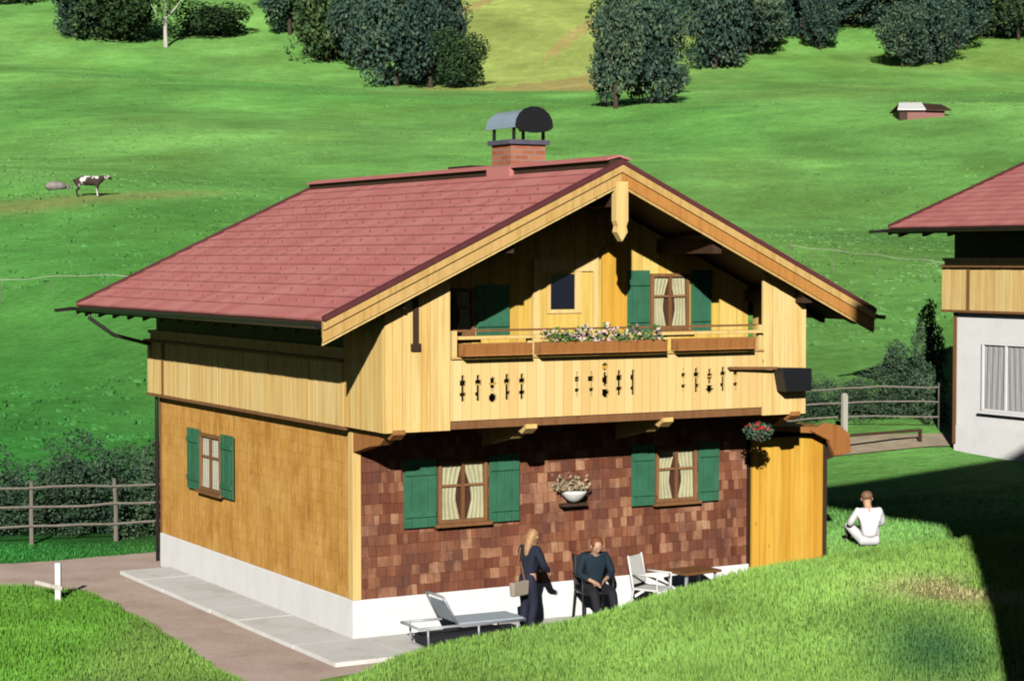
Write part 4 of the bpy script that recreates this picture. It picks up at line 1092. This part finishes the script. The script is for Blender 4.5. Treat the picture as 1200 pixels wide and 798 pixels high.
# ------------------------------------------------------------------ garden furniture
def garden_chair(label, loc, rz, mat, group=None, sc=1):
    t = thing('garden_chair', label, 'chair', loc, rz, group); t.scale = (sc,)*3
    mb = MB(); mb.box(-.24, .24, -.23, .23, .42, .45); mb.build('seat', mat, t, bevel=.01)
    for sx in (-1, 1):
        mb = MB(); mb.tube([(sx*.23, .22, 0), (sx*.23, .20, .42), (sx*.24, .21, .66), (sx*.25, -.22, .67)], .017, 7); mb.build('front_leg', mat, t, smooth=True)
        mb = MB(); mb.tube([(sx*.23, -.30, 0), (sx*.22, -.22, .42), (sx*.22, -.32, .95)], .017, 7); mb.build('rear_leg', mat, t, smooth=True)
    mb = MB(); mb.hexa([(-.22, -.22, .50), (.22, -.22, .50), (.22, -.25, .50), (-.22, -.25, .50), (-.20, -.31, .93), (.20, -.31, .93), (.20, -.34, .93), (-.20, -.34, .93)]); mb.build('backrest', mat, t, bevel=.008)
    return t
garden_chair('dark garden chair under the sitting person', (3.66, -.50, G0), PI-.25, M['black'])
garden_chair('white garden chair between the sitting person and the small brown table', (4.62, -.62, G0), PI+.5, M['white_paint'], None, .95)
tb = thing('garden_table', 'small brown garden table against the white plinth beside the white chair', 'table', (5.35, -.62, G0), .1)
mb = MB(); mb.box(-.36, .36, -.26, .26, .60, .64); mb.build('table_top', M['brown_wood'], tb, bevel=.006)
for sx in (-1, 1):
    for sy in (-1, 1):
        mb = MB(); mb.bar((sx*.30, sy*.20, 0), (sx*.28, sy*.19, .60), .04, .04); mb.build('leg', M['pale_metal'], tb)
# sun lounger with tubular frame
lg = thing('sun_lounger', 'low sun lounger with pale tube frame and grey blue canvas in front of the plinth', 'sun lounger', (1.22, -.98, G0), -.04); lg.scale = (.86, 1, .95)
mb = MB()
for sy in (-.3, .3): mb.tube([(-.95, sy, .30), (-.25, sy, .30), (.95, sy, .30)], .02, 7)
mb.tube([(.95, -.3, .30), (.97, 0, .31), (.95, .3, .30)], .02, 7); mb.tube([(-.95, -.3, .30), (-.97, 0, .31), (-.95, .3, .30)], .02, 7)
mb.build('frame', M['pale_metal'], lg, smooth=True)
mb = MB(); mb.tube([(-.28, -.3, .32), (-.48, -.3, .66), (-.52, -.26, .73), (-.52, .26, .73), (-.48, .3, .66), (-.28, .3, .32)], .022, 8); mb.build('backrest_frame', M['pale_metal'], lg, smooth=True)
for x in (-.8, .1, .8):
    mb = MB(); mb.tube([(x, -.3, .30), (x+.02, -.3, 0), (x+.02, .3, 0), (x, .3, .30)], .018, 7); mb.build('leg', M['pale_metal'], lg, smooth=True)
mb = MB(); mb.box(-.22, .93, -.28, .28, .315, .335); mb.build('seat_canvas', M['pale_blue'], lg)
mb = MB(); mb.bar((-.28, 0, .36), (-.47, 0, .67), .50, .015, (0, 1, 0)) if False else mb.hexa([(-.27, -.27, .35), (-.27, .27, .35), (-.285, .27, .34), (-.285, -.27, .34), (-.455, -.25, .66), (-.455, .25, .66), (-.47, .25, .655), (-.47, -.25, .655)]); mb.build('back_canvas', M['pale_blue'], lg)
# dark block added as the shade under the lounger
cu = MB().box(-.68, .60, -.22, .22, .0, .16).build('lounger_shade', M['black_cloth'], loc=(1.22, -.98, G0+.004), bevel=.05)
tag(cu, 'long dark block put in for the shade under the sun lounger', 'lounger_shade')

# ------------------------------------------------------------------ things on the balcony and walls
def planter(x0, x1, label, flowers):
    p = thing('planter_box', label, 'planter', ((x0+x1)/2, -1.42, 3.475), 0, 'brown planter boxes along the balcony parapet'); L = (x1-x0)/2
    mb = MB(); mb.box(-L, L, -.09, .10, 0, .03)
    mb.hexa([(-L, -.075, .03), (L, -.075, .03), (L, -.055, .03), (-L, -.055, .03), (-L, -.10, .17), (L, -.10, .17), (L, -.08, .17), (-L, -.08, .17)])
    mb.box(-L, L, .075, .095, .03, .17); mb.box(-L, -L+.02, -.07, .075, .03, .165); mb.box(L-.02, L, -.07, .075, .03, .165); mb.build('box', M['rust_wood'], p)
    mb = MB(); mb.box(-L+.025, L-.025, -.05, .07, .035, .15); mb.build('soil', M['soil'], p)
    if flowers:
        r = random.Random(5); n = 900; f = MB(); g = MB()
        for i in range(n):
            u = r.uniform(-1, 1); bumpy = .12+.10*abs(math.sin(u*7+1))+.05*math.sin(u*17)
            if abs(u) > .93: continue
            c = Vector((u*L, r.gauss(0, .06)-.01, .15+r.random()*bumpy)); a = Vector((r.gauss(0, 1), r.gauss(0, 1), r.gauss(0, 1))).normalized()*.035; b_ = a.cross(Vector((r.gauss(0, 1), r.gauss(0, 1), r.gauss(0, 1)))).normalized()*.022
            (f if r.random() < .42 else g).poly([c-a, c-b_, c+a, c+b_])
        g.build('leaves', M['leaf_light'], p, fix=False); f.build('flowers', M['pink_flower'], p, fix=False)
planter(.96, 2.02, 'empty brown planter box at the left end of the parapet', False)
planter(2.16, 4.28, 'long brown planter box full of pale flowers in the middle of the parapet', True)
planter(4.46, 5.85, 'empty brown planter box at the right end of the parapet', False)
hb_ = thing('hanging_basket', 'hanging basket with dark foliage and red flowers under the right balcony corner', 'hanging basket', (6.25, -1.05, 2.14)); hb_.scale = (.78, .78, .78)
mb = MB(); mb.ball((0, 0, .0), .17, 12, 6, (1, 1, .7)); mb.build('basket', M['dark_wood'], hb_, smooth=True)
for a in (0, 2.1, 4.2):
    mb = MB(); mb.tube([(.15*math.cos(a), .15*math.sin(a), .02), (0, 0, .44)], .005, 5); mb.build('chain', M['black'], hb_)
g = MB(); f = MB(); r = random.Random(9)
for i in range(700):
    d = Vector((r.gauss(0, 1), r.gauss(0, 1), r.gauss(0, .8))).normalized(); c = d*r.uniform(.12, .30); c.z = c.z*.7+.08
    a = Vector((r.gauss(0, 1), r.gauss(0, 1), r.gauss(0, 1))).normalized()*.035; b_ = a.cross(Vector((r.gauss(0, 1), 1, r.gauss(0, 1)))).normalized()*.022
    (f if (d.z > .2 and r.random() < .35 and d.x < .2) else g).poly([c-a, c-b_, c+a, c+b_])
g.build('leaves', M['leaf_dark'], hb_, fix=False); f.build('flowers', M['red_flower'], hb_, fix=False)
lb = thing('shadow_box', 'black box on a long thin arm, added for a shadow shape at the right end of the balcony', 'shadow_shape', (6.60, -1.36, 3.02))  # box and arm added for a dark shadow shape on the balcony
mb = MB(); mb.hexa([(-.22, -.20, -.20), (.26, -.20, -.20), (.26, .03, -.20), (-.22, .03, -.20), (-.30, -.20, .16), (.26, -.20, .14), (.26, .03, .14), (-.30, .03, .16)]); mb.build('dark_shadow_block', M['black'], lb, bevel=.01)
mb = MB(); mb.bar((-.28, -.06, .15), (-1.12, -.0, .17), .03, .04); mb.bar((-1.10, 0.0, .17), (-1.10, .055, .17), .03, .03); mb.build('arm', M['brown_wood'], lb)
bw = thing('wall_bowl', 'white flower bowl with dry sprigs hung on the shingle wall between the windows', 'planter', (3.52, -.06, 1.30))
mb = MB(); mb.tube([(0, -.10, -.10), (0, -.10, -.05), (0, -.10, .02), (0, -.10, .06)], [.08, .13, .19, .20], 14); mb.build('bowl', M['white_paint'], bw, smooth=True)
mb = MB(); mb.box(-.20, .24, -.12, -.0, -.17, -.125); mb.build('bracket', M['dark_wood'], bw)
g = MB(); r = random.Random(12)
for i in range(320):
    c = Vector((r.uniform(-.30, .18), -.10+r.gauss(0, .07), .08+abs(r.gauss(0, .08)))); a = Vector((r.gauss(0, 1), r.gauss(0, 1), r.gauss(0, 1))).normalized()*.04; b_ = a.cross(Vector((r.gauss(0, 1), 1, r.gauss(0, 1)))).normalized()*.02
    g.poly([c-a, c-b_, c+a, c+b_])
g.build('sprigs', M['dry_sprig'], bw, fix=False)

# ------------------------------------------------------------------ the building behind the photographer's right, unseen, outline shaped to cast the lawn shadow
x0, y0_ = 0, -16.0
gz = ground_z(3, -18)
bc = thing('guesthouse', 'tall white guesthouse outside the right edge shaped to throw the dark shadow on the lawn', 'house', (x0, y0_, gz-.3))
mb = MB(); mb.box(0, 11, -10, 0, 0, 9.2-gz+.3); mb.build('wall', M['white'], bc)
zt = 9.2-gz+.3
mb = MB(); mb.box(-.3, 1.5, -9.9, .0, zt+.003, zt+1.0); mb.box(1.5, 11.2, -9.9, .0, zt+.003, zt+1.3); mb.build('eave_box', M['dark_wood'], bc)
mb = MB()
mb.prism([(-2.1, .3, zt+1.25), (-2.1, .3, zt+2.25), (5.5, .3, zt+2.4), (13.4, .3, zt+2.25), (13.4, .3, zt+1.25), (5.5, .3, zt+1.5)], (0, -10.8, 0)); mb.build('roof', M['tiles'], bc)
for fl in range(3):
    for k in range(4):
        for yy, s_ in ((.0, 1), (-10, -1)):
            w_ = MB(); w_.box(1.2+k*2.5, 2.3+k*2.5, min(yy, yy+s_*.04), max(yy, yy+s_*.04), 1.2+fl*2.7, 2.5+fl*2.7); wo = w_.build('window', M['dark_glass'], bc)
            for a, c in ((.65, 1.17), (2.33, 2.85)):
                q = MB(); q.box(a+k*2.5, c+k*2.5, min(yy, yy+s_*.06), max(yy, yy+s_*.06), 1.15+fl*2.7, 2.55+fl*2.7); q.build('shutter', M['green'], wo)
mb = MB(); mb.prism([(-.003, -.01, 0), (-2.0, -.01, 0), (-1.15, -.01, 3.9-gz+.3), (-.003, -.01, 8.4-gz+.3)], (0, -9.8, 0)); mb.build('shadow_wedge', M['white'], bc)  # wedge added to slant the left edge of the cast shadow


# ------------------------------------------------------------------ light, sky, camera
D_ = Vector((1.1, 1.6, -.83)).normalized()
sun = bpy.data.lights.new('sun', 'SUN'); sun.energy = 5.0; sun.angle = R(.53); sun.color = (1, .96, .89)
so = bpy.data.objects.new('sun', sun); COL.objects.link(so); so.rotation_euler = D_.to_track_quat('-Z', 'Y').to_euler(); so.location = (-20, -30, 30)
wd = bpy.data.worlds.new('World'); scene.world = wd; wd.use_nodes = True; nt = wd.node_tree
sk = nt.nodes.new('ShaderNodeTexSky'); sk.sky_type = 'NISHITA'; sk.sun_disc = False; sk.dust_density = .15; sk.air_density = 1.0
sk.sun_elevation = math.asin(-D_.z); sk.sun_rotation = math.atan2(-D_.x, -D_.y)
bgn = nt.nodes['Background']; nt.links.new(sk.outputs['Color'], bgn.inputs['Color']); bgn.inputs['Strength'].default_value = .018
cam = bpy.data.cameras.new('camera'); co = bpy.data.objects.new('camera', cam); COL.objects.link(co)
cam.sensor_width = 36; cam.lens = 69.5; cam.clip_end = 3000; cam.clip_start = .1
co.location = (CX, CY, CZ); co.rotation_euler = (PI/2-.041, 0, -YAW)
scene.camera = co
scene.view_settings.view_transform = 'Standard'; scene.view_settings.look = 'None'; scene.view_settings.exposure = 0
scene.cycles.filter_width = 2.0
scene.cycles.diffuse_bounces = 0
